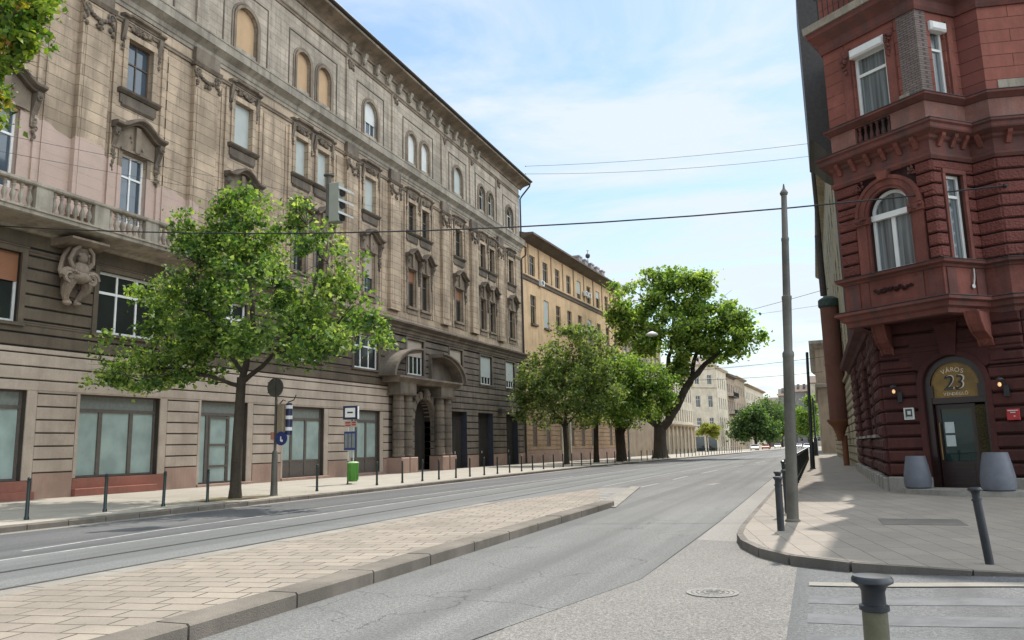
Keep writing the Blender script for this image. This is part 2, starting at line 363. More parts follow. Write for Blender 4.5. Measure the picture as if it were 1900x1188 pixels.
ORD+=['twenty-'+q for q in ORD[:9]]+['thirtieth']+['thirty-'+q for q in ORD[:9]]+['fortieth']+['forty-'+q for q in ORD[:9]]
def wallT(p,q,z0=0.,flip=1):
    """T(u,v,w): u metres from p towards q, v height, w outwards to the right of p->q (flip=-1: left)"""
    d=Vector((q[0]-p[0],q[1]-p[1])).normalized(); n=Vector((d.y,-d.x))*flip
    return (lambda u,v,w: (p[0]+d.x*u+n.x*w, p[1]+d.y*u+n.y*w, v+z0)),d
def textmesh(name,body,size,mat,M,parent,depth=.01,shear=0):
    cu=bpy.data.curves.new(name,'FONT'); cu.body=body; cu.size=size; cu.extrude=depth; cu.align_x='CENTER'; cu.align_y='CENTER'; cu.shear=shear
    tmp=bpy.data.objects.new('tmp',cu); COL.objects.link(tmp); dg=bpy.context.evaluated_depsgraph_get(); dg.update()
    me=bpy.data.meshes.new_from_object(tmp.evaluated_get(dg)); bpy.data.objects.remove(tmp)
    me.transform(M); me.materials.clear(); me.materials.append(mat); off=WORLD[parent.name]; me.transform(Matrix.Translation(-off))
    o=bpy.data.objects.new(name,me); COL.objects.link(o); o.parent=parent; WORLD[o.name]=off; return o
def window(T,root,u0,u1,v0,v1,wd,fm,gm,cols=2,tr=.7,fw=.07,arch=False,blind=None,bm_=None,mw=None,name='window',label=None,depth=.07,sill=None):
    mw=mw or fw*.8; mb=MB(); r=(u1-u0)/2; vc=v1-r if arch else v1; uc=(u0+u1)/2
    B(mb,T,u0,u0+fw,v0,vc,wd-depth,wd); B(mb,T,u1-fw,u1,v0,vc,wd-depth,wd); B(mb,T,u0+fw,u1-fw,v0,v0+fw,wd-depth,wd-.002)
    if arch: ring(mb,T,uc,vc,r-fw,r,wd-depth,wd,0,PI,12)
    else: B(mb,T,u0+fw,u1-fw,v1-fw,v1,wd-depth,wd-.002)
    tv=v0+(v1-v0)*tr if tr else None
    for i in range(1,cols):
        u=u0+(u1-u0)*i/cols; B(mb,T,u-mw/2,u+mw/2,v0+fw,(tv if (arch and tv) else v1-fw),wd-depth+.01,wd-.006)
    if tv: B(mb,T,u0+fw,u1-fw,tv-mw*.6,tv+mw*.6,wd-depth+.012,wd-.003)
    fr=build(name,mb,fm,root,label=label)
    pb=MB()
    if arch:
        P=[T(u0,v0,wd-.05),T(u1,v0,wd-.05)]+[T(uc+r*math.cos(PI*i/12),vc+r*math.sin(PI*i/12),wd-.05) for i in range(13)]; pb.add(P,[tuple(range(len(P)))])
    else: pb.add([T(u0,v0,wd-.05),T(u1,v0,wd-.05),T(u1,v1,wd-.05),T(u0,v1,wd-.05)],[(0,1,2,3)])
    build('pane',pb,gm,fr)
    if blind:
        bb=MB(); vb=v0+(v1-v0)*(1-blind)
        if arch:
            P=[(u0+.02,max(vb,v0)),(u1-.02,max(vb,v0))]+[(uc+(r-.02)*math.cos(PI*i/12),vc+(r-.02)*math.sin(PI*i/12)) for i in range(13)]; poly(bb,T,P,wd+.004,wd+.03)
        else: B(bb,T,u0+.015,u1-.015,vb,v1-.015,wd+.004,wd+.03)
        build('roller_shutter',bb,bm_,fr)
    return fr
# ---------------------------------------------------------------- material table
L2d=(math.sin(R(3.3)),math.cos(R(3.3)))
ROADC1=(.104,.102,.098); ROADC2=(.150,.146,.139)
M={}
M['asphalt']=asphalt('asphalt',ROADC1,ROADC2,1.,.85)
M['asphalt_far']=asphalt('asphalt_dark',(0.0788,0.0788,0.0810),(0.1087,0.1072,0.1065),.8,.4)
M['asphalt_patch']=asphalt('asphalt_patch',(.122,.113,.103),(.165,.153,.139),1.,.4,False)
M['trambed']=asphalt('tram_bed',(0.1190,0.1210,0.1183),(0.1530,0.1516,0.1469),.6,.3)
M['gutter']=asphalt('gutter',(0.1768,0.1632,0.1462),(0.2176,0.2006,0.1802),.6,0,False)
M['ground']=plain('ground',(.16,.155,.14),.9)
M['island']=paving('island_slabs',(.285,.24,.192),(.215,.183,.150),(-.985,-.17),(-.17,.985),.50,.31,.012,.37,.13,.75)
M['pave_l']=paving('pavement_left',(.36,.325,.275),(.315,.285,.24),(1,0),(0,1),.9,.9,.006,.5,.6,.4)
a=R(-11); M['pave_r']=paving('pavement_right',(.255,.218,.180),(.215,.186,.156),(math.sin(a),math.cos(a)),(math.cos(a),-math.sin(a)),.75,.38,.007,.5,.45,.3)
M['kerb']=stone('kerb_stone',(.185,.158,.130),(.12,.103,.085),stain=.4,bump=.4,fine=60)
M['kerbdark']=stone('kerb_granite_dark',(.17,.15,.13),(.12,.105,.09),stain=.4,bump=.4,fine=60)
M['kerbpale']=stone('kerb_pale',(0.2584,0.2380,0.2040),(0.2176,0.1972,0.1700),stain=.3,bump=.3,fine=60)
M['paint']=stone('road_paint',(0.3960,0.3888,0.3672),(0.2592,0.2556,0.2448),dirt=(.2,.2,.19),stain=.8,bump=.1,fine=60,big=1.5)
M['paintfaint']=stone('road_paint_worn',(0.1332,0.1339,0.1354),(0.1044,0.1058,0.1080),dirt=(.12,.12,.12),stain=.6,bump=.1,fine=60,big=1.5)
M['rail']=plain('rail_steel',(.10,.095,.085),.45,.6); M['groove']=plain('rail_groove',(.02,.018,.016),.9)
def pinkpatch(t,p,col):
    s=N(t,'ShaderNodeSeparateXYZ'); t.links.new(p,s.inputs[0])
    ed=mth(t,'ADD',mth(t,'MULTIPLY',mth(t,'SUBTRACT',s.outputs[1],18.),-.13),14.85)
    ed=mth(t,'ADD',ed,mth(t,'MULTIPLY',mth(t,'SUBTRACT',noise(t,p,.8,2),.5),.9))
    a=mth(t,'LESS_THAN',s.outputs[2],ed); b_=mth(t,'LESS_THAN',s.outputs[1],28.4); 
    pk=mix(t,ramp(t,noise(t,p,1.2,4),.4,.7),(.50,.36,.30),(.44,.33,.27))
    return mix(t,mth(t,'MULTIPLY',mth(t,'MULTIPLY',a,b_),.93),col,pk)
M['fac']=stone('facade_plaster',(.50,.375,.262),(.36,.272,.192),dirt=(.10,.078,.06),stain=.72,joints=(3.1,.46,.014),jd=(0,1),bump=.5,jcol=.26,patch=pinkpatch)
M['facattic']=stone('attic_plaster',(.45,.37,.29),(.355,.295,.23),dirt=(.10,.083,.068),stain=.7,joints=(2.8,.42,.012),jd=(0,1),bump=.45,jcol=.33)
M['trim']=stone('facade_trim',(.30,.232,.168),(.18,.14,.104),dirt=(.07,.058,.048),stain=.65,bump=.3,patch=pinkpatch)
M['trimdark']=stone('sooty_stone_trim',(.175,.138,.104),(.11,.088,.068),dirt=(.04,.035,.03),stain=.6,bump=.35)
M['ornament']=stone('carved_stone',(.23,.18,.135),(.10,.08,.062),dirt=(.03,.027,.024),stain=.6,bump=.4)
M['statue']=stone('carved_console_stone',(.33,.255,.195),(.16,.125,.095),dirt=(.05,.04,.03),stain=.75,bump=.3)
M['mezz']=stone('mezzanine_rustication',(.135,.103,.072),(.098,.076,.055),dirt=(.05,.042,.034),stain=.45,bump=.3,fine=22)
M['mezzback']=stone('dark_joint_plaster',(.03,.024,.02),(.022,.018,.015),bump=.1)  # dark plaster at the back of the recessed joints
M['shopst']=stone('cleaned_shop_stone',(.46,.375,.30),(.385,.31,.245),dirt=(.22,.17,.13),stain=.35,bump=.25,fine=22)
M['shopback']=stone('shop_joint',(.07,.055,.044),(.05,.04,.032),bump=.1)
M['sooty']=stone('sooty_ground_stone',(.20,.16,.122),(.12,.10,.08),dirt=(.045,.04,.036),stain=.55,bump=.3,fine=22)
M['granite']=stone('pink_granite_plinth',(.37,.245,.19),(.30,.20,.155),dirt=(.14,.09,.07),stain=.3,bump=.15,fine=60)
M['redgranite']=stone('red_granite_sill',(.30,.12,.085),(.23,.095,.07),dirt=(.12,.06,.05),stain=.3,bump=.1,fine=60)
M['balc']=stone('balcony_stone',(.37,.32,.255),(.26,.22,.175),dirt=(.08,.068,.055),stain=.75,bump=.3)
M['roofdark']=plain('roof_sheet',(.05,.042,.038),.6,.2,.3); M['roof']=plain('roof_tiles',(.10,.065,.05),.8,0,.3,2)
M['white']=plain('white_paint',(.72,.71,.68),.45,0,.06,3); M['whiteold']=plain('aged_white_paint',(.55,.54,.51),.55,0,.12,3)
M['brownframe']=plain('brown_metal_frame',(.12,.10,.085),.5,.2); M['woodbrown']=plain('brown_wood',(.085,.055,.038),.55,0,.3)
M['glass']=glassm('window_glass',(.02,.024,.022),.08,.45); M['glassb']=glassm('window_glass_blue',(.06,.08,.10),.06,.7); M['frost']=glassm('frosted_shop_glass',(.30,.37,.34),.13,.8)
M['frostband']=plain('grey_green_panel',(.17,.185,.165),.6)
M['tanpanel']=stone('boarded_tan_infill',(.50,.33,.19),(.45,.30,.175),stain=.1,bump=.05); M['greyblind']=slatm('grey_roller_shutter',(.40,.42,.385),11,.82); M['whiteblind']=slatm('white_roller_shutter',(.60,.59,.56),12,.8)
M['brownblind']=slatm('brown_roller_shutter',(.24,.095,.04),14,.6); M['beigeblind']=slatm('beige_roller_shutter',(.40,.33,.26),12,.75)
M['darkblue']=plain('dark_blue_door_paint',(.035,.04,.055),.5,0,.3); M['black']=plain('black_metal',(.02,.02,.022),.5,.2)
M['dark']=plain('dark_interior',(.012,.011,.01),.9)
# ---------------------------------------------------------------- the ground, road and pavements
def quad(mb,x0,x1,y0,y1,z): mb.add([(x0,y0,z),(x1,y0,z),(x1,y1,z),(x0,y1,z)],[(0,1,2,3)])
mb=MB(); quad(mb,-1500,1500,-300,2500,-.03); tag(build('ground',mb,M['ground']),kind='structure')
mb=MB(); quad(mb,-60,60,-40,700,0); tag(build('road',mb,M['asphalt']),kind='structure')
def bend(x,y,y0=45.):
    return x+max(0,y-y0)*.0577*(1 if y<130 else 1)
def strip(name,xs,ys,z,mat,y0=45.,**k):
    mb=MB(); P=[]
    for y in ys: P+=[(bend(xs[0],y,y0),y,z),(bend(xs[1],y,y0),y,z)]
    mb.add(P,[(2*i,2*i+1,2*i+3,2*i+2) for i in range(len(ys)-1)]); o=build(name,mb,mat); tag(o,kind='structure',**k); return o
ys=[-30,-10,0,10,20,30,40,45,55,70,90,130,200,300,450]
strip('tram_bed',(-12.1,-8.05),ys,.004,M['trambed'])
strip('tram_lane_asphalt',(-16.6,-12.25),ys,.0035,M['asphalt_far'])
# pavement on the left with kerb
def slab(name,x0,x1,ys,ztop,mat,y0=45.):
    mb=MB(); P=[]
    for y in ys: P+=[(bend(x0,y,y0),y,-.02),(bend(x0,y,y0),y,ztop),(bend(x1,y,y0),y,ztop),(bend(x1,y,y0),y,-.02)]
    F=[]
    for i in range(len(ys)-1):
        for k in range(3): F.append((i*4+k,i*4+k+1,i*4+5+k,i*4+4+k))
    mb.add(P,F); o=build(name,mb,mat); tag(o,kind='structure'); return o
slab('pavement',-60,-16.95,[-30,0,20,40,60,100,200,450],.13,M['pave_l'],60)
def kerbrun(name,xf,xb,y0,y1,z,mat,L=1.05,gap=.012,yb=60.,c=.02,zb=-.02):
    mb=MB(); y=y0
    while y<y1:
        a0,a1=y+gap,min(y+L,y1)-gap
        xa,xb_=bend(xf,a0,yb),bend(xf,a1,yb); ba,bb=bend(xb,a0,yb),bend(xb,a1,yb); s=1 if xf>xb else -1; jz=random.uniform(-.004,.004)
        P=[(xa,a0,zb),(xb_,a1,zb),(xa,a0,z+jz-c),(xb_,a1,z+jz-c),(xa-s*c,a0,z+jz),(xb_-s*c,a1,z+jz),(ba,a0,z+jz),(bb,a1,z+jz),(ba,a0,zb),(bb,a1,zb)]
        mb.add(P,[(0,1,3,2),(2,3,5,4),(4,5,7,6),(6,7,9,8),(0,2,4,6,8),(1,9,7,5,3)]); y+=L
    o=build(name,mb,mat); tag(o,kind='structure'); return o
kerbrun('kerb',-16.6,-16.95,-6,230,.135,M['kerb'])
strip('gutter_strip',(-16.6,-16.2),[-30,0,20,40,60,100,200,300],.008,M['gutter'],60)
# traffic island (tram platform)
mb=MB(); P=[(-8.15,-12),(-8.15,14),(-8.1,20),(-7.5,24.5),(-7.2,27),(-5.45,20.6),(-5.45,-12)]
n=len(P); mb.add([(x,y,.15) for x,y in P]+[(x,y,-.02) for x,y in P],[tuple(range(n))]+[(i,n+i,n+(i+1)%n,(i+1)%n) for i in range(n)])
tag(build('traffic_island',mb,M['island']),kind='structure')
kerbrun('island_kerb',-5.08,-5.45,-11,20.6,.155,M['kerb'],1.5,.014)
kerbrun('island_kerb_far',-8.5,-8.15,-11,20,.15,M['kerbpale'],1.1,.006)
mb=MB(); 
for a,b_ in (((-5.12,20.2),(-6.62,30.4)),):
    d=Vector((b_[0]-a[0],b_[1]-a[1])).normalized(); nn=Vector((-d.y,d.x))*.17
    mb.add([(a[0]-nn.x,a[1]-nn.y,.03),(b_[0]-nn.x,b_[1]-nn.y,.03),(b_[0]+nn.x,b_[1]+nn.y,.05),(a[0]+nn.x,a[1]+nn.y,.05)]+[(a[0]-nn.x,a[1]-nn.y,0),(b_[0]-nn.x,b_[1]-nn.y,0),(b_[0]+nn.x,b_[1]+nn.y,0),(a[0]+nn.x,a[1]+nn.y,0)],[(0,1,2,3),(0,1,5,4),(3,2,6,7),(0,3,7,4)])
tag(build('island_ramp_kerb',mb,M['kerbpale']),kind='structure')
mb=MB()
mb.add([(-8.1,20,.02),(-5.3,20.65,.02),(-6.7,30,.012),(-7.9,30,.012)],[(0,1,2,3)]); tag(build('island_ramp',mb,M['gutter']),kind='structure')
mb=MB()
for i in range(7): B(mb,ident,-7.1+i*.02,-5.85-i*.11,21.3+i*.75,21.6+i*.75,.0,.028-.001*i) if 0 else mb.add([(-7.75,21.2+i*.8,.021),(-5.75-i*.12,21.3+i*.8,.024),(-5.75-i*.12,21.62+i*.8,.024),(-7.75,21.52+i*.8,.021)],[(0,1,2,3)])
tag(build('crossing_stripe',mb,M['paint']),kind='structure')
# right pavement with a rounded corner into the side street
cpts=[(-1.28,60),(-1.28,30),(-1.28,17),(-1.27,14.6),(-1.22,13.45),(-1.08,12.6),(-.78,11.7),(-.38,11.05),(.3,10.55),(1.5,10.15),(3.,9.9),(6,9.7),(60,9.)]
mb=MB(); P=cpts+[(60,60)]; n=len(P); mb.add([(x,y,.13) for x,y in P]+[(x,y,-.02) for x,y in P],[tuple(range(n))]+[(i,n+i,n+(i+1)%n,(i+1)%n) for i in range(n)])
tag(build('pavement',mb,M['pave_r']),kind='structure')
mb=MB(); P=[(-1.28,60),(-.9,140),(1,460),(60,460),(60,60)]; n=len(P); mb.add([(x,y,.13) for x,y in P]+[(x,y,-.02) for x,y in P],[tuple(range(n))]+[(i,n+i,n+(i+1)%n,(i+1)%n) for i in range(n)])
tag(build('pavement',mb,M['pave_r']),kind='structure')
def along(pts,t0,t1,step):
    out=[];acc=0
    for a,b_ in zip(pts,pts[1:]):
        a=Vector(a);b_=Vector(b_);L=(b_-a).length;k=max(1,int(L/step))
        for i in range(k): out.append(a+(b_-a)*i/k)
    out.append(Vector(pts[-1])); return out
def kerbline(name,pts,wd,z,mat,step=1.,gap=.01,inset=1):
    mb=MB(); ps=along(pts,0,1,step)
    for a,b_ in zip(ps,ps[1:]):
        d=(b_-a).normalized(); nn=Vector((d.y,-d.x))*wd*inset*-1; a2=a+d*gap*.5; b2=b_-d*gap*.5
        Pp=[(a2.x,a2.y),(b2.x,b2.y),(b2.x+nn.x,b2.y+nn.y),(a2.x+nn.x,a2.y+nn.y)]
        mb.add([(x,y,z) for x,y in Pp]+[(x,y,-.02) for x,y in Pp],[(0,1,2,3),(0,1,5,4),(1,2,6,5),(2,3,7,6),(3,0,4,7)])
    o=build(name,mb,mat); tag(o,kind='structure'); return o
ZX=[-.35,-.2,.1,.4,.7,1.,1.3,1.7,2.1,2.6,3,6,14]
def zt(x): t_=min(1,max(0,(x+.35)/3.)); return .108*t_*t_*(3-2*t_)
kerbline('kerb',[(x-.0,y-.0) for x,y in cpts[:-1]]+[(14,9.6)],.10,.128,M['kerbdark'],.8,.012,-1)
def table(name,ya,yb,mat,dz,x0=-.35,slope=0.):
    mb=MB(); X=[x for x in ZX if x>=x0-.01]; P=[]
    for x in X: P+=[(x,ya(x),zt(x)+dz),(x,yb(x),zt(x)+dz)]
    mb.add(P,[(2*i,2*i+1,2*i+3,2*i+2) for i in range(len(X)-1)]); tag(build(name,mb,mat),kind='structure')
table('gutter_fill',lambda x:9.5-.045*x,lambda x:10.9-.1*x,M['asphalt_far'],.0052)
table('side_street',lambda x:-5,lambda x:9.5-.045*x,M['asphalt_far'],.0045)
table('pale_kerb',lambda x:9.42-.06*x,lambda x:9.66-.06*x,M['kerbpale'],.016,-.2)
# concrete gutter along the right kerb and the pale patch at the corner
mb=MB(); mb.add([(-2.0,9.6,.004),(-1.3,13.4,.004),(-1.3,60,.004),(-1.98,60,.004),(-1.96,17,.004)],[(0,1,2,3,4)]); tag(build('gutter_strip',mb,M['gutter']),kind='structure')
mb=MB(); mb.add([(-2.68,6.7,.0042),(-2.06,9.5,.0042),(-1.98,13.6,.0042),(-1.25,13.4,.0042),(-.95,12.1,.0042),(-.3,10.7,.0042),(-.22,9.9,.0042),(-.25,9.0,.0042),(-.3,6.7,.0042),(-.35,2.,.0042),(-2.9,2.,.0042)],[tuple(range(11))]); tag(build('asphalt_patch',mb,M['asphalt_patch']),kind='structure')
mb=MB(); tube(mb,ident,[(-3.2,4.2,.002),(-2.68,6.73,.002),(-2.06,9.5,.002),(-1.97,17.2,.002),(-1.99,28,.002),(-1.99,60,.002)],[.0055]*6,4); tag(build('asphalt_joint',mb,M['groove']),kind='structure')
for y0_,y1_ in ((8.45,8.85),(7.55,7.95),(6.7,7.1),(5.9,6.25),(5.1,5.45)):
    table('worn_crossing_stripe',lambda x:y0_-.06*x,lambda x:y1_-.06*x,M['paintfaint'],.008,-.2)
# lane markings
def dash(pts,wd,name='lane_marking',mat='paint',z=.006):
    mb=MB()
    for (x0,y0_),(x1,y1_) in pts: mb.add([(x0-wd/2,y0_,z),(x0+wd/2,y0_,z),(x1+wd/2,y1_,z),(x1-wd/2,y1_,z)],[(0,1,2,3)])
    tag(build(name,mb,M[mat]),kind='structure')
def runx(x,y): return bend(x,y,45)
L=[]
for (a_,b_) in zip([9,20,30,45,60,80,110],[20,30,45,60,80,110,150]): L.append(((runx(-12.15,a_),a_),(runx(-12.15,b_),b_)))
dash([((-12.15,-10),(-12.15,9))]+L,.11)
L=[((-12.95,10.),(-13.35,13.4)),((-13.35,13.4),(-13.5,20)),((-13.5,20),(-13.2,30)),((-13.2,30),(-12.6,42))]; dash(L,.11)
dash([((-6.6,27.7),(-6.3,33.2)),((-6.3,37),(-6.25,41)),((-6.1,45),(-5.8,50)),((-5.5,56),(-5.2,61)),((-4.8,68),(-4.4,74)),((-3.8,82),(-3.3,90))],.13)
dash([((-8.1,31),(-7.9,45)),((-7.9,45),(runx(-7.9,70),70)),((runx(-7.9,70),70),(runx(-7.9,120),120))],.12)
dash([((-4.,28.9),(-2.3,28.9)),((-4.,31.5),(-3.9,33.5))],.3,'lane_marking','gutter')
# tram rails
for x,lb in ((-10.84,'tram rail groove nearer the left pavement'),(-9.40,'tram rail groove nearer the paved island')):
    yy=[-30,0,20,45,60,80,110,160]
    r=thing('tram_rail','long steel '+lb,'rail',(x,10,0),'tram rails set in the road')
    mb=MB()
    for a_,b_ in zip(yy,yy[1:]): mb.add([(runx(x-.05,a_),a_,.0085),(runx(x+.005,a_),a_,.0085),(runx(x+.005,b_),b_,.0085),(runx(x-.05,b_),b_,.0085)],[(0,1,2,3)])
    build('rail_head',mb,M['rail'],r); mb=MB()
    for a_,b_ in zip(yy,yy[1:]): mb.add([(runx(x+.005,a_),a_,.0082),(runx(x+.065,a_),a_,.0082),(runx(x+.065,b_),b_,.0082),(runx(x+.005,b_),b_,.0082)],[(0,1,2,3)])
    build('groove',mb,M['groove'],r)
# manhole covers
def manhole(x,y,r_,z,label):
    r=thing('manhole_cover',label,'manhole cover',(x,y,z),'manhole covers')
    mb=MB(); mb.add([(x+r_*math.cos(a*PI/16),y+r_*math.sin(a*PI/16),z+.001) for a in range(32)],[tuple(range(32))]); build('plate',mb,M['asphalt_far'],r)
    mb=MB()
    for q in (1.,.8,.6,.35): ring(mb,lambda u,v,w:(x+u,y+v,z+w),0,0,r_*q-.035*(q+.3),r_*q,0,.006,0,2*PI,32)
    for k in range(8): B(mb,(lambda kk: lambda u,v,w:(x+u*math.cos(kk)-v*math.sin(kk),y+u*math.sin(kk)+v*math.cos(kk),z+w))(k*PI/4),r_*.4,r_*.9,-.012,.012,0,.005)
    build('rim',mb,M['gutter'],r)
manhole(-1.15,8.8,.27,.008,'round iron manhole cover in the asphalt near the right kerb corner')
# inspection cover on the right pavement
r=thing('inspection_cover','rectangular grey inspection cover sunk in the right pavement','cover',(1.6,16,.13)); mb=MB(); B(mb,ident,.95,2.25,15.2,16.3,.131,.136); build('plate',mb,M['kerbdark'],r)
# ---------------------------------------------------------------- left corner palace
def kz(v):
    X=[0,4.5,10,13,20,22.5,27,29.5]; Y=[0,.55,.6,.35,.25,.5,.1,0]
    return float(np.interp(v,X,Y))
def TL(u,v,w): return (-27+w,u,v+kz(v)*(u-22)/50)
UE=73.8
A=thing('apartment_palace','long five storey brown stone palace with balcony and arched portal, left side of the street','building',(-27,44,.13))
mb=MB(); B(mb,ident,-42,-27.5,11,UE-.1,0,28.6); build('wall_core',mb,M['mezzback'],A)
mb=MB(); B(mb,ident,-42,-27.02,UE-.12,UE,0,28.4); build('gable_wall',mb,M['facattic'],A)
# ground floor openings: (u0,u1,v0,v1)
shop=[(15.2,20.6,.83,4.12),(22.85,26.95,.83,4.08),(29.45,32.75,.25,4.1),(35.65,39.5,.28,4.0),(42.35,45.9,.28,4.0)]
late=[(56.95,59.9,.15,4.3),(62.3,65.6,.15,4.3),(68.9,71.9,.15,4.3)]
mezz=[(14.2,19.95,6.6,9.2),(23.35,26.5,6.62,9.2),(29.6,32.4,6.7,9.1),(35.9,39.0,6.7,9.1),(42.6,45.6,6.7,8.9),(49.6,52.2,6.75,9.3),(56.7,59.2,6.75,9.3),(62.9,65.6,6.8,9.3),(69.0,71.4,6.8,9.3)]
arch=(50.15,53.25,.15,4.35)
mb=MB(); panel(mb,TL,11,47.0,.1,5.72,-.06,shop,-.5); build('wall',mb,M['shopback'],A)
mb=MB(); courses(mb,TL,11,47.0,1.08,5.72,.49,.055,-.06,0,[(a-.16,b_+.42,c,d) for a,b_,c,d in shop]); build('wall',mb,M['shopst'],A)
mb=MB()
for (a,b_,c,d) in shop:   # smooth splayed jambs
    B(mb,TL,a-.14,a-.001,c,d+.0,-.5,-.012); B(mb,TL,b_+.001,b_+.40,c,d,-.5,-.012)
split('door_jamb',mb,M['shopst'],A)
mb=MB(); prev=11
for (a,b_,c,d) in shop+[(47.0,47,0,0)]:
    CB(mb,TL,prev,a-.16,.05,1.06,-.3,.03,.02); prev=b_+.42
split('plinth',mb,M['granite'],A)
mb=MB()
for i,(a,b_,c,d) in enumerate(shop[:2]): CB(mb,TL,a-.15,b_+.41,.05,c-.02,-.4,.03,.02); CB(mb,TL,a-.15,b_-.2 if i else b_+.4,.05,.42,.03,.22,.02)
split('sill',mb,M['redgranite'],A)
mb=MB()
for (a,b_,c,d) in shop[2:]: CB(mb,TL,a-.15,b_+.41,.05,c,-.5,.10,.02)
split('doorstep',mb,M['granite'],A)
mb=MB(); panel(mb,TL,11,47.0,5.72,9.5,-.06,[h for h in mezz if h[0]<46],-.4); panel(mb,TL,47.0,UE,.1,9.5,-.06,late+[h for h in mezz if h[0]>46]+[(50.15,53.25,.15,5.1)],-.7); spandrel(mb,TL,51.7,3.5,1.55,5.1,-.06,-.7); build('wall',mb,M['mezzback'],A)
mb=MB(); courses(mb,TL,11,47.0,5.73,9.45,.49,.07,-.06,0,[(h[0]-.22,h[1]+.22,h[2]-.1,h[3]+.2) for h in mezz if h[0]<46]); build('wall',mb,M['mezz'],A)
mb=MB(); courses(mb,TL,47.0,UE,1.08,9.45,.49,.08,-.06,0,late+[(h[0]-.22,h[1]+.22,h[2]-.1,h[3]+.2) for h in mezz if h[0]>46]+[(50.15,53.25,.15,5.1)]); build('wall',mb,M['sooty'],A)
mb=MB()
for a,b_ in ((47.0,50.1),(53.3,56.9),(59.95,62.25),(65.65,68.85),(71.95,UE)): CB(mb,TL,a,b_,.05,1.06,-.3,.03,.02)
split('plinth',mb,M['granite'],A)
# shop windows
def shopwin(u0,u1,v0,v1,splits,low=None,door=None,label=None):
    mb=MB(); wd=-.28; B(mb,TL,u0,u0+.1,v0,v1,wd-.1,wd); B(mb,TL,u1-.1,u1,v0,v1,wd-.1,wd); tv=v1-.62
    B(mb,TL,u0+.1,u1-.1,tv-.07,tv+.07,wd-.1,wd-.003); B(mb,TL,u0+.1,u1-.1,v0,v0+.08,wd-.1,wd-.003); B(mb,TL,u0+.1,u1-.1,v1-.06,v1,wd-.1,wd-.003)
    for s in splits: u=u0+(u1-u0)*s; B(mb,TL,u-.09,u+.09,v0+.08,tv-.07,wd-.09,wd+.005)
    if low: B(mb,TL,u0+.1,u1-.1,low-.05,low+.05,wd-.09,wd-.006)
    fr=build('shop_window',mb,M['brownframe'],A,label=label)
    mb=MB(); B(mb,TL,u0+.05,u1-.05,v0,tv,wd-.07,wd-.06); build('pane',mb,M['frost'],fr)
    mb=MB(); B(mb,TL,u0+.1,u1-.1,tv+.06,v1-.05,wd-.06,wd-.045); build('panel',mb,M['frostband'],fr)
    if low: mb=MB(); B(mb,TL,u0+.1,u1-.1,v0+.06,low,wd-.05,wd-.03); build('panel',mb,M['brownframe'],fr)
    if door:
        a,b_=u0+(u1-u0)*door[0],u0+(u1-u0)*door[1]; mb=MB()
        for q in (a,b_-.09): B(mb,TL,q,q+.09,v0,tv-.1,wd-.02,wd+.03)
        for q in (v0,v0+.75,v0+1.75,tv-.2): B(mb,TL,a+.09,b_-.09,q,q+.09,wd-.02,wd+.027)
        d_=build('door_leaf',mb,M['brownframe'],fr)
shopwin(15.2,20.6,.83,4.12,(.33,.66)); shopwin(22.85,26.95,.83,4.08,(.30,.68))
shopwin(29.45,32.75,.25,4.1,(.22,.66),None,(.25,.68),'narrow glazed shop door with brown frame'); shopwin(35.65,39.5,.28,4.0,(.28,.62),1.15); shopwin(42.35,45.9,.28,4.0,(.3,.62),1.15)
# dark doorways
for i,(u0,u1,v0,v1) in enumerate(late):
    mb=MB(); B(mb,TL,u0,u0+.12,v0,v1,-.68,-.55); B(mb,TL,u1-.12,u1,v0,v1,-.68,-.55); B(mb,TL,u0,u1,v1-.8,v1-.68,-.68,-.555); B(mb,TL,u0,u1,v0,v0+.9,-.68,-.6); B(mb,TL,(u0+u1)/2-.06,(u0+u1)/2+.06,v0,v1-.8,-.68,-.552)
    d=build('doorway',mb,M['darkblue'],A,label='dark blue recessed double door'); mb=MB(); B(mb,TL,u0+.1,u1-.1,v0,v1,-.69,-.66); build('pane',mb,M['glass'],d)
    mb=MB(); blob(mb,TL,(u0+u1)/2+.14,1.25,-.5,.03,.12,.05); build('handle',mb,M['white'],d)
    mb=MB(); B(mb,TL,u1-.015,u1,v0,v1,-.5,.0); build('doorway_reveal',mb,M['darkblue'],A)
# mezzanine windows
for i,(u0,u1,v0,v1) in enumerate(mezz):
    mb=MB(); c='sooty' if u0>46 else 'mezz'
    for a,b_,q,s in ((u0-.22,u0,v0-.02,v1+.2),(u1,u1+.22,v0-.02,v1+.2)): B(mb,TL,a,b_,q,s,-.06,.035)
    B(mb,TL,u0,u1,v1,v1+.2,-.06,.033); B(mb,TL,u0-.26,u1+.26,v0-.14,v0-.022,-.06,.10); B(mb,TL,u0-.24,u1+.24,v1+.202,v1+.26,-.06,.07)
    build('architrave',mb,M[c],A)
    if i==0: window(TL,A,u0,u1,v0,v1,-.2,M['whiteold'],M['glass'],4,.68,.1,blind=.42,bm_=M['brownblind'],label='wide white window with brown roller shutter half down')
    elif i<5: window(TL,A,u0,u1,v0,v1,-.16,M['white'],M['glass'],3,.66,.11)
    elif i in (5,6): window(TL,A,u0,u1,v0,v1,-.2,M['white'],M['glass'],4,None,.1,blind=.48 if i==5 else .62,bm_=M['beigeblind'])
    else: window(TL,A,u0,u1,v0,v1,-.2,M['white'],M['glass'],4,None,.1,blind=.74,bm_=M['greyblind'])
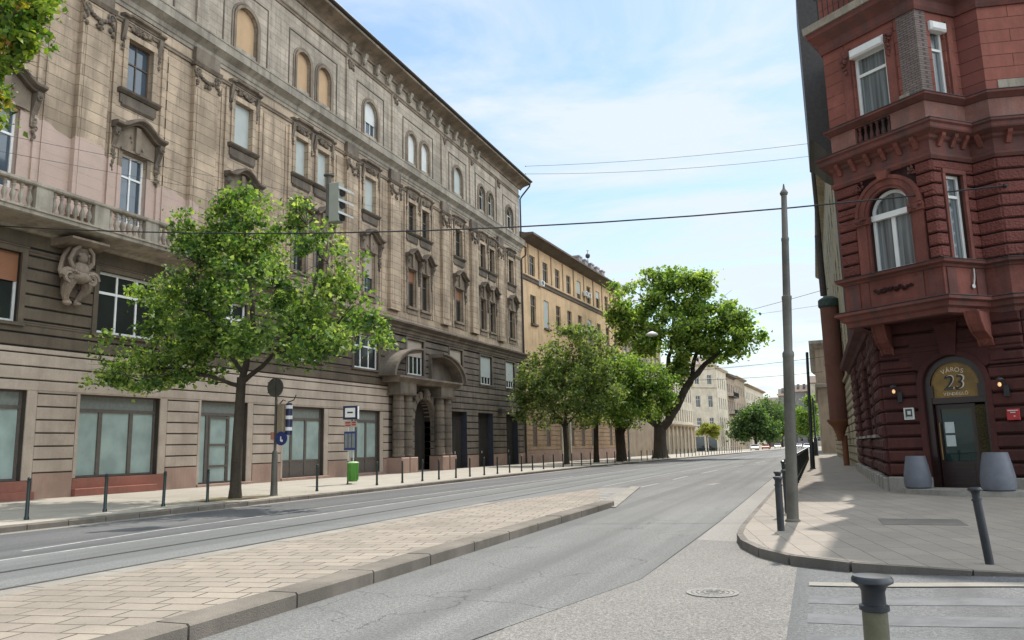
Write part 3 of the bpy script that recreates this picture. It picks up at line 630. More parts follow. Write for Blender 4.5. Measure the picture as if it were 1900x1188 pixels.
# cornice over the mezzanine
prof=[(-.06,0),(.10,0),(.12,.12),(.18,.16),(.20,.34),(.32,.42),(.36,.55),(.62,.72),(.66,.74),(.66,.88),(.60,.92),(-.06,1.12)]
mb=MB(); moulding(mb,TL,lin((28.6,9.46),(UE+.25,9.46)),prof); build('cornice',mb,M['trimdark'],A)
mb=MB(); panel(mb,TL,11,28.6,9.5,10.3,-.02,[],-.3); build('wall',mb,M['mezz'],A)
# upper wall, openings
S2=[('s',18.7),('s',24.75),('s',31.6),('d',37.75),('s',44.35),('d',51.4),('s',58.6),('d',64.85),('s',70.9)]
h2=[];h3=[];h4=[]
for k,uc in S2:
    if k=='s': h2.append((uc-.68,uc+.68,11.5 if uc<28 else 11.75,14.6)); h3.append((uc-.7,uc+.7,17.4,19.85)); h4.append((uc-.85,uc+.85,22.9,25.35))
    else:
        for s in (-1.08,1.08): h2.append((uc+s-.6,uc+s+.6,11.75,14.6)); h3.append((uc+s-.6,uc+s+.6,17.5,19.8)); h4.append((uc+s-.68,uc+s+.68,22.9,25.3))
mb=MB(); panel(mb,TL,11,UE,10.3,21.3,0,h2+h3,-.42); build('wall',mb,M['fac'],A)
mb=MB(); panel(mb,TL,11,UE,21.3,28.4,0,h4,-.42)
for h in h4: spandrel(mb,TL,(h[0]+h[1])/2,h[3]-(h[1]-h[0])/2,(h[1]-h[0])/2,h[3],0,-.42,10)
build('wall',mb,M['facattic'],A)
# raised frames of the bays
mb=MB()
for k,uc in S2:
    hw=1.32 if k=='s' else 2.25
    for s in (-1,1):
        B(mb,TL,uc+s*hw-.09,uc+s*hw+.09,11.2,20.3,-.02,.10); B(mb,TL,uc+s*(hw+.32)-.04,uc+s*(hw+.32)+.04,11.2,20.1,-.02,.05)
build('bay_frame',mb,M['fac'],A)
PIL=[(21.6,23.0),(27.85,29.45),(41.2,42.5),(46.8,48.2),(55.1,56.4),(60.9,62.2),(67.2,68.5)]
for i,(a,b_) in enumerate(PIL):
    mb=MB(); B(mb,TL,a,b_,11.1,20.6,-.02,.24); B(mb,TL,a+.18,b_-.18,11.6,19.2,.24,.27); B(mb,TL,a-.06,b_+.06,11.1,11.5,-.02,.30)
    p=build('pilaster',mb,M['fac'],A)
    mb=MB(); u=(a+b_)/2; prof=[(-.02,0),(.30,0),(.34,.06),(.40,.16),(.40,.2),(-.02,.2)]
    moulding(mb,TL,[(a-.12,20.35),(b_+.12,20.35)],prof); B(mb,TL,a-.02,b_+.02,20.56,21.29,-.02,.27)
    for s in (-1,1): scroll(mb,TL,u+s*(b_-a)*.42,20.1,.28,.2,.07,1.4,s,14,s); relief(mb,TL,u+s*(b_-a)*.46,19.65,.27,.1,.32,9,i*7+s,.08,0)
    n=9
    for q in range(n):
        t_=q/(n-1)*2-1; blob(mb,TL,u+t_*(b_-a)*.42,19.75+.28*t_*t_,.30,.11,.10,.10)
    relief(mb,TL,u,19.55,.28,.16,.25,8,i+50,.07,1)
    build('capital',mb,M['ornament'],A)
# entablature and attic sill band
prof=[(-.02,0),(.05,0),(.07,.16),(.12,.2),(.16,.4),(.26,.48),(.46,.62),(.50,.64),(.50,1.05),(.54,1.08),(.54,1.16),(-.02,1.32)]
mb=MB(); moulding(mb,TL,lin((11,21.15),(UE+.15,21.15)),prof); build('attic_sill_band',mb,M['balc'],A)
mb=MB(); prof=[(-.02,0),(.08,0),(.10,.1),(.14,.12),(.14,.18),(-.02,.2)]
moulding(mb,TL,lin((11,20.42),(UE,20.42)),prof); build('string_course',mb,M['trim'],A)
# windows of the second floor with swan neck pediments
def pediment(uc,hw,vb,double=False,seed=0):
    mb=MB(); prof=[(-.02,0),(.28,0),(.32,.07),(.48,.13),(.52,.16),(.52,.25),(.46,.29),(-.02,.31)]
    def path(c,h,half):
        P=[(c-h-.34,vb),(c-h+.02,vb)]
        for i in range(1,14):
            t_=i/14; x=c-h+.02+(2*h-.04)*t_; P.append((x,vb+.52*math.sin(PI*t_)**1.6))
        return P+[(c+h-.02,vb),(c+h+.34,vb)]
    cs=(uc,) if not double else (uc-1.08,uc+1.08)
    for c in cs: moulding(mb,TL,path(c,hw if not double else .82,0),prof)
    pd=build('pediment',mb,M['trimdark'],A)
    mb=MB()
    for c in cs:
        h=hw if not double else .82
        P=[(c-h,vb+.02)]+[(c-h+2*h*i/12,vb+.02+.50*math.sin(PI*i/12)**1.6) for i in range(1,12)]+[(c+h,vb+.02),(c+h,vb-.78),(c-h,vb-.78)]
        poly(mb,TL,P,-.02,.06); B(mb,TL,c-.13,c+.13,vb-.75,vb+.42,.06,.2); B(mb,TL,c-h*.8,c+h*.8,vb-.80,vb-.70,-.02,.16)
        relief(mb,TL,c,vb-.25,.07,.45,.22,5,seed,.06,0)
    build('tympanum',mb,M['trim'],A)
    ends=(uc-hw-.16,uc+hw+.16) if not double else (uc-2.06,uc,uc+2.06)
    for e in ends:
        mb=MB(); pr=[(-.02,vb-1.35),(.08,vb-1.35),(.10,vb-1.2),(.07,vb-1.0),(.12,vb-.75),(.22,vb-.5),(.30,vb-.25),(.36,vb-.08),(.36,vb-.005),(-.02,vb-.005)]
        side_poly(mb,TL,pr,e-.12,e+.12); scroll(mb,TL,e,vb-.25,.33,.13,.04,1.4,1,12); relief(mb,TL,e,vb-1.25,.08,.09,.5,11,int(e*10),.07,1)
        for q in range(6): blob(mb,TL,e+random.uniform(-.03,.03),vb-1.3-q*.11,.07,.09-.008*q,.07,.07)
        build('console',mb,M['ornament'],A)
for i,(k,uc) in enumerate(S2):
    vb=15.45
    pediment(uc,1.05,vb,k=='d',i)
hh2={}
bl2={0:(None,None),1:(None,None),2:(None,None),3:('brownblind',.5),4:('brownblind',.5),5:('beigeblind',.62)}
for i,h in enumerate(h2):
    uc=(h[0]+h[1])/2; mb=MB()
    for a,b_ in ((h[0]-.2,h[0]),(h[1],h[1]+.2)): B(mb,TL,a,b_,h[2],h[3]+.2,-.02,.055)
    B(mb,TL,h[0],h[1],h[3],h[3]+.2,-.02,.053)
    if uc>28: B(mb,TL,h[0]-.28,h[1]+.28,h[2]-.18,h[2],-.02,.2); B(mb,TL,h[0]-.2,h[1]+.2,h[2]-.55,h[2]-.19,-.02,.07)
    build('architrave',mb,M['trim'],A)
    fm='white' if i in (0,1) else 'woodbrown'; bl=None;bmm=None
    if i==5: bl,bmm=.58,M['beigeblind']
    if i in (6,8): bl,bmm=.3,M['brownblind']
    window(TL,A,h[0],h[1],h[2],h[3],-.2,M[fm],M['glassb' if i in(0,1,5) else 'glass'],2,.68,.09,blind=bl,bm_=bmm)
# third floor windows
idx=0
for i,h in enumerate(h3):
    uc=(h[0]+h[1])/2; hw=(h[1]-h[0])/2; mb=MB()
    for a,b_ in ((h[0]-.24,h[0]),(h[1],h[1]+.24)): B(mb,TL,a,b_,h[2],h[3]+.1,-.02,.08)
    B(mb,TL,h[0]-.24,h[1]+.24,h[3],h[3]+.26,-.02,.10); build('architrave',mb,M['fac'],A)
    mb=MB(); prof=[(-.02,0),(.12,.02),(.24,.12),(.27,.2),(-.02,.22)]
    moulding(mb,TL,[(h[0]-.42,h[2]-.22),(h[1]+.42,h[2]-.22)],prof); B(mb,TL,h[0]-.3,h[1]+.3,h[2]-.62,h[2]-.23,-.02,.07); moulding(mb,TL,[(h[0]-.2,h[2]-.78),(h[1]+.2,h[2]-.78)],[(-.02,0),(.03,0),(.1,.1),(.1,.16),(-.02,.16)])
    build('sill',mb,M['trimdark'],A)
    mb=MB(); prof=[(-.02,0),(.12,0),(.16,.08),(.30,.14),(.32,.22),(-.02,.26)]
    moulding(mb,TL,[(h[0]-.5,h[3]+.72),(h[0]-.16,h[3]+.72),(h[0]-.12,h[3]+.8),(h[1]+.12,h[3]+.8),(h[1]+.16,h[3]+.72),(h[1]+.5,h[3]+.72)],prof)
    relief(mb,TL,uc,h[3]+.5,.08,hw*.85,.13,20,i+100,.085,4)
    for s in (-1,1):
        e=uc+s*(hw+.3); side_poly(mb,TL,[(-.02,h[3]-.25),(.06,h[3]-.25),(.1,h[3]),(.18,h[3]+.4),(.22,h[3]+.7),(-.02,h[3]+.7)],e-.1,e+.1); relief(mb,TL,e,h[3]-.35,.05,.06,.4,7,i*3+s,.055,1)
    build('carved_lintel',mb,M['ornament'],A)
    if i==0 or i==1: window(TL,A,h[0],h[1],h[2],h[3],-.22,M['woodbrown'],M['glassb'],2,.6,.07)
    elif uc<48: window(TL,A,h[0],h[1],h[2],h[3],-.24,M['whiteold'],M['glass'],2,None,.07,blind=1.,bm_=M['greyblind'])
    else: window(TL,A,h[0],h[1],h[2],h[3],-.2,M['woodbrown'],M['glass'],2,.6,.09)
# attic windows
for i,h in enumerate(h4):
    uc=(h[0]+h[1])/2; r_=(h[1]-h[0])/2; vc=h[3]-r_; mb=MB()
    for q0,q1,ww in ((0,.16,.10),(.20,.30,.06)):
        ring(mb,TL,uc,vc,r_+q0,r_+q1,-.02,ww,0,PI,14)
        for s in (-1,1): a,b_=sorted((uc+s*(r_+q0),uc+s*(r_+q1))); B(mb,TL,a,b_,22.3,vc,-.02,ww)
    build('architrave',mb,M['trim'],A)
    if uc<40: window(TL,A,h[0],h[1],h[2],h[3],-.2,M['trim'],M['glass'],1,None,.05,True,1.,M['tanpanel'])
    elif uc<45: window(TL,A,h[0],h[1],h[2],h[3],-.2,M['white'],M['glassb'],3,.62,.07,True,.62,M['whiteblind'])
    elif uc<60: window(TL,A,h[0],h[1],h[2],h[3],-.2,M['whiteold'],M['glass'],2,.62,.07,True,1.,M['whiteblind'] if uc<53 else M['greyblind'])
    else: window(TL,A,h[0],h[1],h[2],h[3],-.2,M['whiteold'],M['glass'],2,.62,.08,True)
mb=MB()
for k,uc in S2:      # raised rectangular outline of each attic bay
    hw=1.75 if k=='s' else 2.45
    for s in (-1,1): B(mb,TL,uc+s*hw-.035,uc+s*hw+.035,22.3,26.3,-.02,.04)
    B(mb,TL,uc-hw+.035,uc+hw-.035,26.24,26.3,-.02,.038)
split('bay_frame',mb,M['trimdark'],A)
for i,(a,b_) in enumerate([(41.2,42.1),(47.2,48.0),(55.3,56.1),(61.0,61.8),(27.9,28.7),(67.3,68.1)]):
    mb=MB(); B(mb,TL,a,b_,22.3,27.3,-.02,.13); build('attic_pilaster',mb,M['facattic'],A)
    mb=MB(); relief(mb,TL,(a+b_)/2,26.9,.14,.28,.3,14,300+i,.11,2); build('rosette',mb,M['ornament'],A)
mb=MB(); prof=[(-.02,0),(.06,0),(.10,.12),(.16,.16),(.16,.24),(-.02,.26)]
moulding(mb,TL,lin((11,27.3),(UE,27.3)),prof)
prof=[(-.02,0),(.10,0),(.16,.14),(.30,.24),(.55,.34),(.95,.44),(1.15,.5),(1.2,.62),(-.02,.72)]
moulding(mb,TL,lin((11,28.35),(UE+.5,28.35)),prof); build('cornice',mb,M['trim'],A)
for i,u in enumerate([41.6,43.2,44.9,46.5,48.1,49.7,51.3,53.0,54.6,56.2,57.8,59.4,61.,62.6]):
    mb=MB(); side_poly(mb,TL,[(0,27.56),(.1,27.56),(.16,27.8),(.4,28.2),(.45,28.4),(0,28.4)],u-.17,u+.17); blob(mb,TL,u,27.98,.22,.2,.34,.17,8,6); blob(mb,TL,u,27.9,.27,.06,.09,.06); relief(mb,TL,u,28.1,.14,.16,.2,6,i+400,.09,1); build('carved_mask',mb,M['balc'],A)
mb=MB(); moulding(mb,TL,lin((11,29.05),(UE+.6,29.05)),[(-.1,0),(1.22,0),(1.34,.04),(1.38,.12),(1.36,.16),(1.2,.14),(-.1,.5)]); build('eaves_gutter',mb,M['roofdark'],A)
mb=MB(); mb.add([TL(11,29.3,.9),TL(UE+.3,29.3,.9),TL(UE+.3,32.5,-7),TL(11,32.5,-7)],[(0,1,2,3)]); mb.add([TL(11,29.3,-15),TL(UE+.3,29.3,-15),TL(UE+.3,32.5,-7),TL(11,32.5,-7),TL(UE+.3,29.3,.9)],[(0,1,2,3),(1,4,2)]); build('roof',mb,M['roof'],A)
mb=MB()
for u in range(14,74,3): B(mb,TL,u,u+.05,29.2,29.42,1.1,1.16)
split('snow_guard',mb,M['roofdark'],A)
mb=MB(); tube(mb,TL,[(UE+.3,29.0,1.2),(UE+.35,28.6,1.1),(UE+.2,27.6,.3),(UE+.05,27.2,.12),(UE+.05,21.9,.12),(UE+.05,21.6,.65),(UE+.05,20.9,.6),(UE+.05,20.6,.12),(UE+.05,.2,.12)],[.09]*9,8); build('downpipe',mb,M['roofdark'],A)
# balcony with balusters
mb=MB(); prof=[(-.02,0),(.15,0),(.25,.1),(1.1,.22),(1.35,.26),(1.42,.3),(1.42,.42),(1.48,.45),(1.48,.52),(-.02,.55)]
moulding(mb,TL,lin((11,10.0),(28.5,10.0)),prof); bal=build('balcony',mb,M['balc'],A)
mb=MB(); moulding(mb,TL,lin((11,11.36),(28.5,11.36)),[(1.08,0),(1.42,0),(1.46,.05),(1.46,.14),(1.04,.14),(1.04,.05)]); build('handrail',mb,M['balc'],bal)
mb=MB()
for u in (12.2,14.6,17.05,19.6,22.1,24.6,27.0): B(mb,TL,u-.34,u+.34,10.54,11.37,1.12,1.40)
split('pedestal',mb,M['balc'],bal)
BP=[(.085,0),(.085,.06),(.05,.08),(.06,.14),(.10,.26),(.11,.33),(.08,.44),(.045,.56),(.05,.62),(.08,.66),(.05,.70),(.085,.75),(.085,.82)]
for c0,c1 in zip((12.2,14.6,17.05,19.6,22.1,24.6,27.0),(14.6,17.05,19.6,22.1,24.6,27.0,29.2)):
    k=6
    for q in range(k):
        u=c0+.34+(c1-c0-.68)*(q+.5)/k
        if u<28.4: mb=MB(); lathe(mb,TL,u,10.54,1.26,BP,8); build('baluster',mb,M['balc'],bal,True)
mb=MB(); B(mb,TL,28.2,28.48,10.54,11.37,1.12,1.40); B(mb,TL,28.25,28.45,10.54,11.37,0,1.12); split('pedestal',mb,M['balc'],bal)
# carved figure console beneath the balcony
for uc in (21.9,):
    mb=MB(); w0=.1
    moulding(mb,TL,[(uc-.85,9.72),(uc+.85,9.72)],[(0,0),(.7,0),(.95,.1),(1.15,.2),(1.15,.28),(0,.28)])
    side_poly(mb,TL,[(0,7.9),(.12,7.85),(.2,8.1),(.35,8.6),(.55,9.2),(.75,9.7),(0,9.7)],uc-.3,uc+.3)
    blob(mb,TL,uc,9.3,.72,.2,.24,.2,10,8)                                   # head of the putto
    blob(mb,TL,uc,8.85,.66,.34,.34,.26,10,7); blob(mb,TL,uc,8.55,.66,.46,.26,.30,10,7)
    for s in (-1,1):
        tube(mb,TL,[(uc+s*.32,8.9,.62),(uc+s*.52,9.2,.68),(uc+s*.42,9.55,.78),(uc+s*.2,9.75,.8)],[.1,.09,.08,.07],8)
        tube(mb,TL,[(uc+s*.38,9.75,.5),(uc+s*.55,9.3,.36),(uc+s*.6,8.8,.3),(uc+s*.52,8.5,.4)],[.07,.09,.1,.12],8)
        scroll(mb,TL,uc+s*.5,8.52,.68,.31,.1,1.9,1,26,s); blob(mb,TL,uc+s*.38,8.5,.55,.22,.26,.22,10,6)
        tube(mb,TL,[(uc+s*.36,8.4,.62),(uc+s*.42,8.1,.5),(uc+s*.34,7.85,.34),(uc+s*.22,7.62,.26)],[.23,.20,.15,.10],8); tube(mb,TL,[(uc+s*.30,8.35,.84),(uc+s*.40,8.1,.70),(uc+s*.33,7.85,.50),(uc+s*.24,7.66,.38)],[.05,.05,.045,.03],6)
        scroll(mb,TL,uc+s*.22,7.62,.3,.13,.07,1.4,-1,12,s); blob(mb,TL,uc+s*.22,7.55,.34,.16,.1,.16,8,5); blob(mb,TL,uc+s*.2,9.42,.82,.07,.08,.06)
    for q in range(9): blob(mb,TL,uc-.4+q*.1,8.72-.1*math.sin(PI*q/8),.88,.07,.06,.06)
    build('carved_console',mb,M['statue'],A,True)
# portal
PC='sooty'
p=None
mb=MB(); ring(mb,TL,51.7,3.5,1.55,2.0,-.7,.30,0,PI,18)
for s in (-1,1): 
    a,b_=sorted((51.7+s*1.55,51.7+s*2.0)); courses(mb,TL,a,b_,.15,3.5,.49,.04,-.7,.30)
for q in range(9):
    a=PI*(q+.5)/9; B(mb,(lambda a: lambda u,v,w: TL(51.7+u*math.cos(a)-v*math.sin(a),3.5+u*math.sin(a)+v*math.cos(a),w))(a),1.6,2.15,-.2,.2,.25,.36)
B(mb,TL,51.5,51.9,4.95,5.75,.2,.6); blob(mb,TL,51.7,5.4,.6,.2,.3,.14,8,6)
portal=build('portal',mb,M[PC],A)
for u in (47.35,48.6,53.6,54.9):
    wq=.55; mb=MB(); prof=[(.44,0),(.44,.1),(.40,.14)]; v=.14
    while v<3.3: prof+=[(.40,v),(.40,v+.43),(.345,v+.445),(.345,v+.485)]; v+=.49
    prof+=[(.38,v),(.36,v+.4),(.42,v+.45),(.46,v+.55),(.46,v+.65)]
    lathe(mb,TL,u,1.15,wq,prof,16); build('column',mb,M[PC],portal)
    mb=MB(); CB(mb,TL,u-.55,u+.55,.1,1.1,.0,wq+.58,.05); build('pedestal',mb,M['granite'],portal)
mb=MB()
for u in (48.0,54.25): B(mb,TL,u-1.15,u+1.15,5.15,5.95,0,1.0); moulding(mb,TL,[(u-1.3,5.12),(u+1.3,5.12)],[(0,0),(1.05,0),(1.12,.1),(0,.1)])
moulding(mb,TL,[(46.1,5.95),(56.2,5.95)],[(0,0),(1.0,0),(1.08,.12),(1.3,.26),(1.38,.3),(1.38,.42),(0,.46)])
build('entablature',mb,M[PC],portal)
for c,sg in ((49.7,-1),(53.0,1)):      # the two halves of the broken segmental pediment
    mb=MB(); TQ=lambda u,v,w: TL(c+sg*u*1.0,v,w); ell=lambda r0,r1,w1: ring(mb,(lambda u,v,w: TL(c+sg*u*2.0,v,w)),0,6.35,r0,r1,0,w1,0,PI/2,14,1.0)
    ell(1.82,2.0,1.15); ell(2.0,2.1,1.32)
    if sg>0: P=[(0,6.36)]+[(3.64*math.cos(PI/2*i/12),6.36+1.82*math.sin(PI/2*i/12)) for i in range(13)]; poly(mb,TQ,P,-.03,.25)
    build('broken_pediment',mb,M[PC],portal)
mb=MB()
for i in range(11): B(mb,TL,50.16,53.24,.15+i*.42,.15+i*.42+.38,-2.2,-2.15)
B(mb,TL,53.1,53.24,.15,3.5,-2.2,-.7); B(mb,TL,50.16,50.2,.15,5,-2.2,-.7); build('passage_wall',mb,M['sooty'],portal)
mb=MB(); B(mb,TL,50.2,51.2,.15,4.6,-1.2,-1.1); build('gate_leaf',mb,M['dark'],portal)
mb=MB(); B(mb,ident,-29.4,-26.9,50.2,53.2,.14,.2); split('doorstep',mb,M['granite'],portal)
# wall plaque
mb=MB(); B(mb,TL,34.6,35.35,2.28,2.65,.0,.03); build('plaque',mb,M['redgranite'],A)
mb=MB(); tube(mb,TL,[(34.9,3.5,0),(34.9,3.55,.3),(34.9,3.45,.45)],[.03,.03,.03],6); blob(mb,TL,34.9,3.45,.5,.13,.12,.18,8,5); build('wall_lamp',mb,M['black'],A)
mb=MB(); B(mb,TL,66.9,67.9,4.35,4.75,.02,.35); B(mb,TL,72.6,73.1,3.9,4.5,.02,.4); split('security_camera',mb,M['roofdark'],A)
# ---------------------------------------------------------------- red corner building
def vermic(name,c1,c2,sc,bump,joints=None,jd=(0,1),dirt=(.03,.015,.012),stain=.5):
    m,t,b,o=newmat(name); p=wpos(t)
    col=mix(t,ramp(t,noise(t,p,.8,6,.6),.35,.65),c1,c2); v=N(t,'ShaderNodeTexVoronoi'); v.inputs['Scale'].default_value=sc; t.links.new(p,v.inputs[0])
    col=mix(t,ramp(t,v.outputs[0],.2,.7,0,.35),col,tuple(x*.55 for x in c1)); h=v.outputs[0]
    st=ramp(t,noise(t,p,1.0,7,.65,(1.6,1.6,.3)),.52,.78,0,stain); col=mix(t,st,col,dirt)
    t.links.new(col,b.inputs['Base Color']); b.inputs['Roughness'].default_value=.8; b.inputs['Specular IOR Level'].default_value=.25
    bu=N(t,'ShaderNodeBump',invert=True); bu.inputs['Strength'].default_value=bump; bu.inputs['Distance'].default_value=.03; t.links.new(h,bu.inputs['Height']); t.links.new(bu.outputs[0],b.inputs['Normal']); return m
M['redlow']=stone('dark_red_rustication',(.092,.031,.026),(.066,.023,.020),dirt=(.035,.018,.016),stain=.7,bump=.25,fine=26)
M['redback']=stone('dark_red_joint',(.035,.009,.008),(.025,.007,.006),bump=.1)
M['redmid']=vermic('vermiculated_red_blocks',(.175,.055,.043),(.12,.038,.031),16,.8)
M['redpl']=stone('red_plaster',(.235,.08,.06),(.165,.056,.043),dirt=(.07,.038,.032),stain=.8,bump=.3,fine=20)
M['redtrim']=stone('weathered_red_trim',(.19,.068,.054),(.125,.052,.044),dirt=(.07,.055,.05),stain=.95,bump=.4)
M['redtrimup']=stone('pale_weathered_red_stone',(.30,.16,.13),(.24,.09,.065),dirt=(.10,.085,.08),stain=.9,bump=.4)
def redbrick(name,jd,c=(.27,.092,.068)): return stone(name,c,tuple(x*.8 for x in c),dirt=(.12,.05,.04),stain=.45,joints=(1.6,.36,.012),jd=jd,bump=.6,jcol=.35,fine=45)
def smallbrick(name,jd): return stone(name,(.235,.185,.165),(.17,.13,.12),dirt=(.07,.05,.045),stain=.4,joints=(.2,.068,.009),jd=jd,bump=.8,jcol=.42,fine=30)
M['planter']=plain('grey_planter',(.115,.12,.142),.55,0,.12,5); M['steppale']=stone('pale_step_stone',(.34,.31,.27),(.27,.25,.22),stain=.4,bump=.2)
M['redpaint']=plain('red_gloss_paint',(.35,.01,.012),.35); M['gold']=plain('ochre_sign_panel',(.20,.115,.025),.55,0,.3,4); M['cream']=plain('cream_letters',(.70,.58,.42),.5,0,.05)
M['doordark']=plain('dark_red_brown_door',(.022,.008,.007),.35,0,.3); M['paper']=plain('paper',(.48,.52,.50),.7,0,.1); M['grille']=vermic('bronze_grille',(.07,.055,.02),(.04,.03,.012),22,1.)
def curtainm():
    m,t,b,o=newmat('curtained_glass'); p=wpos(t); n=noise(t,p,1.,3,.5,(14,14,.25)); col=mix(t,ramp(t,n,.35,.65),(.035,.045,.05),(.17,.195,.20)); t.links.new(col,b.inputs['Base Color']); b.inputs['Roughness'].default_value=.09; b.inputs['Specular IOR Level'].default_value=.7; return m
M['curtain']=curtainm()
P0=Vector((1.89,25.03)); PA=Vector((.89,-.456)).normalized(); PN=Vector((-.456,-.89)).normalized()
F0=(1.13,24.54);F1=(3.45,22.71);F2=(4.56,23.66);F3=(5.07,23.34);F4=(5.07+14*.98,23.34+14*.2); FE=(1.9,26.7)
RB=thing('corner_building','dark red rusticated corner building with a faceted oriel above the restaurant door','building',(4,27,.13))
TC,dC=wallT(P0,P0+PA*3.7); TS,dS=wallT((1.9,25.05),(1.9,43),0,-1); TD,dD=wallT((5.15,23.35),(5.15+14*.98,23.35+14*.2))
TA,dA=wallT(F0,F1); TB,dB=wallT(F1,F2); TC2,dC2=wallT(F2,F3); TD2,dD2=wallT(F3,F4); TE,dE=wallT(F0,FE,0,-1)
ZT=19
mb=MB(); pl=[(2.3,25.3),(5.3,23.8),(18,26.4),(18,42.8),(2.3,42.8)]
mb.add([(x,y,.1) for x,y in pl]+[(x,y,ZT) for x,y in pl],[tuple(range(5)),tuple(range(5,10))]+[(i,(i+1)%5,5+(i+1)%5,5+i) for i in range(5)]); build('wall_core',mb,M['redback'],RB)
door=(1.12,2.68,.27,3.8)
mb=MB(); panel(mb,TC,0,3.7,.1,5.0,-.05,[door],-.55); spandrel(mb,TC,1.9,3.02,.78,3.8,-.05,-.55); 
sw=[(2.2,3.5,1.75,4.0),(5.2,6.5,1.75,4.0),(8.2,9.5,1.75,4.0),(11.2,12.5,1.75,4.),(14.2,15.5,1.75,4.)]
panel(mb,TS,0,18,.1,5.0,-.05,sw,-.5); panel(mb,TD,0,14,.1,5.0,-.05,[],-.5); build('wall',mb,M['redback'],RB)
mb=MB(); dh=(1.02,2.78,.2,3.55)
courses(mb,TC,.02,3.68,.56,4.9,.362,.05,-.05,.045,[dh,(.95,2.85,3.4,3.95)],.045)
courses(mb,TD,.05,14,.56,4.9,.362,.05,-.05,.045,[],.045); build('rustication',mb,M['redlow'],RB)
mb=MB()
v=.56;k=0
while v<4.8:
    u=.02;
    while u<17.9:
        inw=[h for h in sw if h[0]-.05<u+.3<h[1]+.05 and h[2]-.1<v+.18<h[3]]
        if not inw: CB(mb,TS,u+.02,min(u+.62,17.9)-.02,v+.025,v+.337,-.05,.12 if (int(u/3)%2==0) else .05,.07)
        u+=.62
    v+=.362;k+=1
build('rustication',mb,M['redlow'],RB)
mb=MB()
for h in sw: B(mb,TS,h[0]-.1,h[1]+.1,h[2]-.09,h[2],-.05,.16)
split('sill',mb,M['steppale'],RB)
for h in sw: window(TS,RB,*h,-.3,M['woodbrown'],M['glass'],2,.7,.08)
mb=MB(); CB(mb,TC,-.02,1.12,.1,.54,-.3,.10,.02); CB(mb,TC,2.68,3.72,.1,.54,-.3,.10,.02); CB(mb,TD,.05,14,.1,.54,-.3,.1,.02)
u=0.
while u<17.5: CB(mb,TS,u+.02,u+.95,.1,.5,-.3,.16,.02); u+=1.3
split('plinth',mb,M['steppale'],RB)
# voussoirs and keystone
mb=MB(); ring(mb,TC,1.9,3.02,.79,.93,-.05,.06,0,PI,18); ring(mb,TC,1.9,3.02,.93,1.55,-.05,.02,.15*PI,.85*PI,18)
for s in (-1,1): a,b_=sorted((1.9+s*.79,1.9+s*.93)); B(mb,TC,a,b_,.3,3.02,-.05,.06)
poly(mb,TC,[(1.72,3.82),(2.08,3.82),(2.2,4.7),(1.6,4.7)],-.05,.12)
build('door_surround',mb,M['redlow'],RB)
mb=MB(); ring(mb,TC,1.9,3.02,.62,.78,-.3,-.1,0,PI,16); B(mb,TC,1.12,1.28,.27,3.02,-.4,-.1); B(mb,TC,2.6,2.68,.27,3.02,-.4,-.1); B(mb,TC,1.28,2.6,2.52,2.68,-.36,-.13); B(mb,TC,1.28,1.34,2.68,3.02,-.3,-.1); B(mb,TC,2.46,2.6,2.68,3.02,-.3,-.1)
dr=build('door',mb,M['doordark'],RB,label='dark brown glazed restaurant door under an arch')
mb=MB()
for a,b_,c,d in ((1.30,1.42,.27,2.5),(2.2,2.3,.27,2.5),(1.42,2.2,.27,.95),(1.42,2.2,2.38,2.5)): B(mb,TC,a,b_,c,d,-.34,-.26)
for q in range(6): B(mb,TC,1.48,2.14,.34+q*.1,.40+q*.1,-.26,-.245)
build('door_leaf',mb,M['doordark'],dr)
mb=MB(); B(mb,TC,1.42,2.2,.95,2.38,-.31,-.30); build('pane',mb,glassm('dark_green_glass',(.008,.026,.024),.04,.4),dr)
mb=MB(); B(mb,TC,2.3,2.6,.85,2.45,-.3,-.2); build('grille',mb,M['grille'],dr)
for v in (1.72,1.36): mb=MB(); B(mb,TC,1.48,1.72,v,v+.3,-.295,-.285); build('notice',mb,M['paper'],dr)
mb=MB(); tube(mb,TC,[(1.38,1.0,-.2),(1.38,1.5,-.18),(1.38,2.0,-.2)],.018,6); build('handle',mb,M['gold'],dr)
mb=MB(); P=[(1.34,2.68),(2.46,2.68),(2.46,3.02)]+[(1.9+.57*math.cos(PI*i/16),3.02+.6*math.sin(PI*i/16)) for i in range(17)]+[(1.34,3.02)]; poly(mb,TC,P,-.22,-.16); fan=build('sign_panel',mb,M['gold'],dr)
mb=MB(); ring(mb,TC,1.9,3.02,.575,.60,-.17,-.145,0,PI,18,1.04); B(mb,TC,1.33,2.47,2.68,2.70,-.17,-.145); build('sign_edge',mb,M['gold'],dr)
def onwall(d,n,P,u,v,w,rot=0): # text placement on a wall
    x=Vector((d[0],d[1],0)); z=Vector((n[0],n[1],0)); y=Vector((0,0,1)); o=Vector((P[0],P[1],0))+x*u+z*w+y*v
    m=Matrix((x,y,z)).transposed().to_4x4(); m.translation=o; return m@Matrix.Rotation(rot,4,'Z')
textmesh('numeral','23',.60,M['black'],onwall(PA,PN,P0,1.86,3.06,-.155)@Matrix.Diagonal((.95,1.,1,1)),dr,.004,.15)
textmesh('numeral','23',.60,M['cream'],onwall(PA,PN,P0,1.895,3.075,-.150)@Matrix.Diagonal((.88,.92,1,1)),dr,.003,.15)
textmesh('numeral','23',.58,M['black'],onwall(PA,PN,P0,1.872,3.07,-.146)@Matrix.Diagonal((.86,.90,1,1)),dr,.003,.15)
for i,ch in enumerate('VÁROS'):
    t_=(i-2)/2; textmesh('lettering',ch,.17,M['cream'],onwall(PA,PN,P0,1.87+t_*.24,3.43-.05*t_*t_,-.15,-t_*.25),dr,.004)
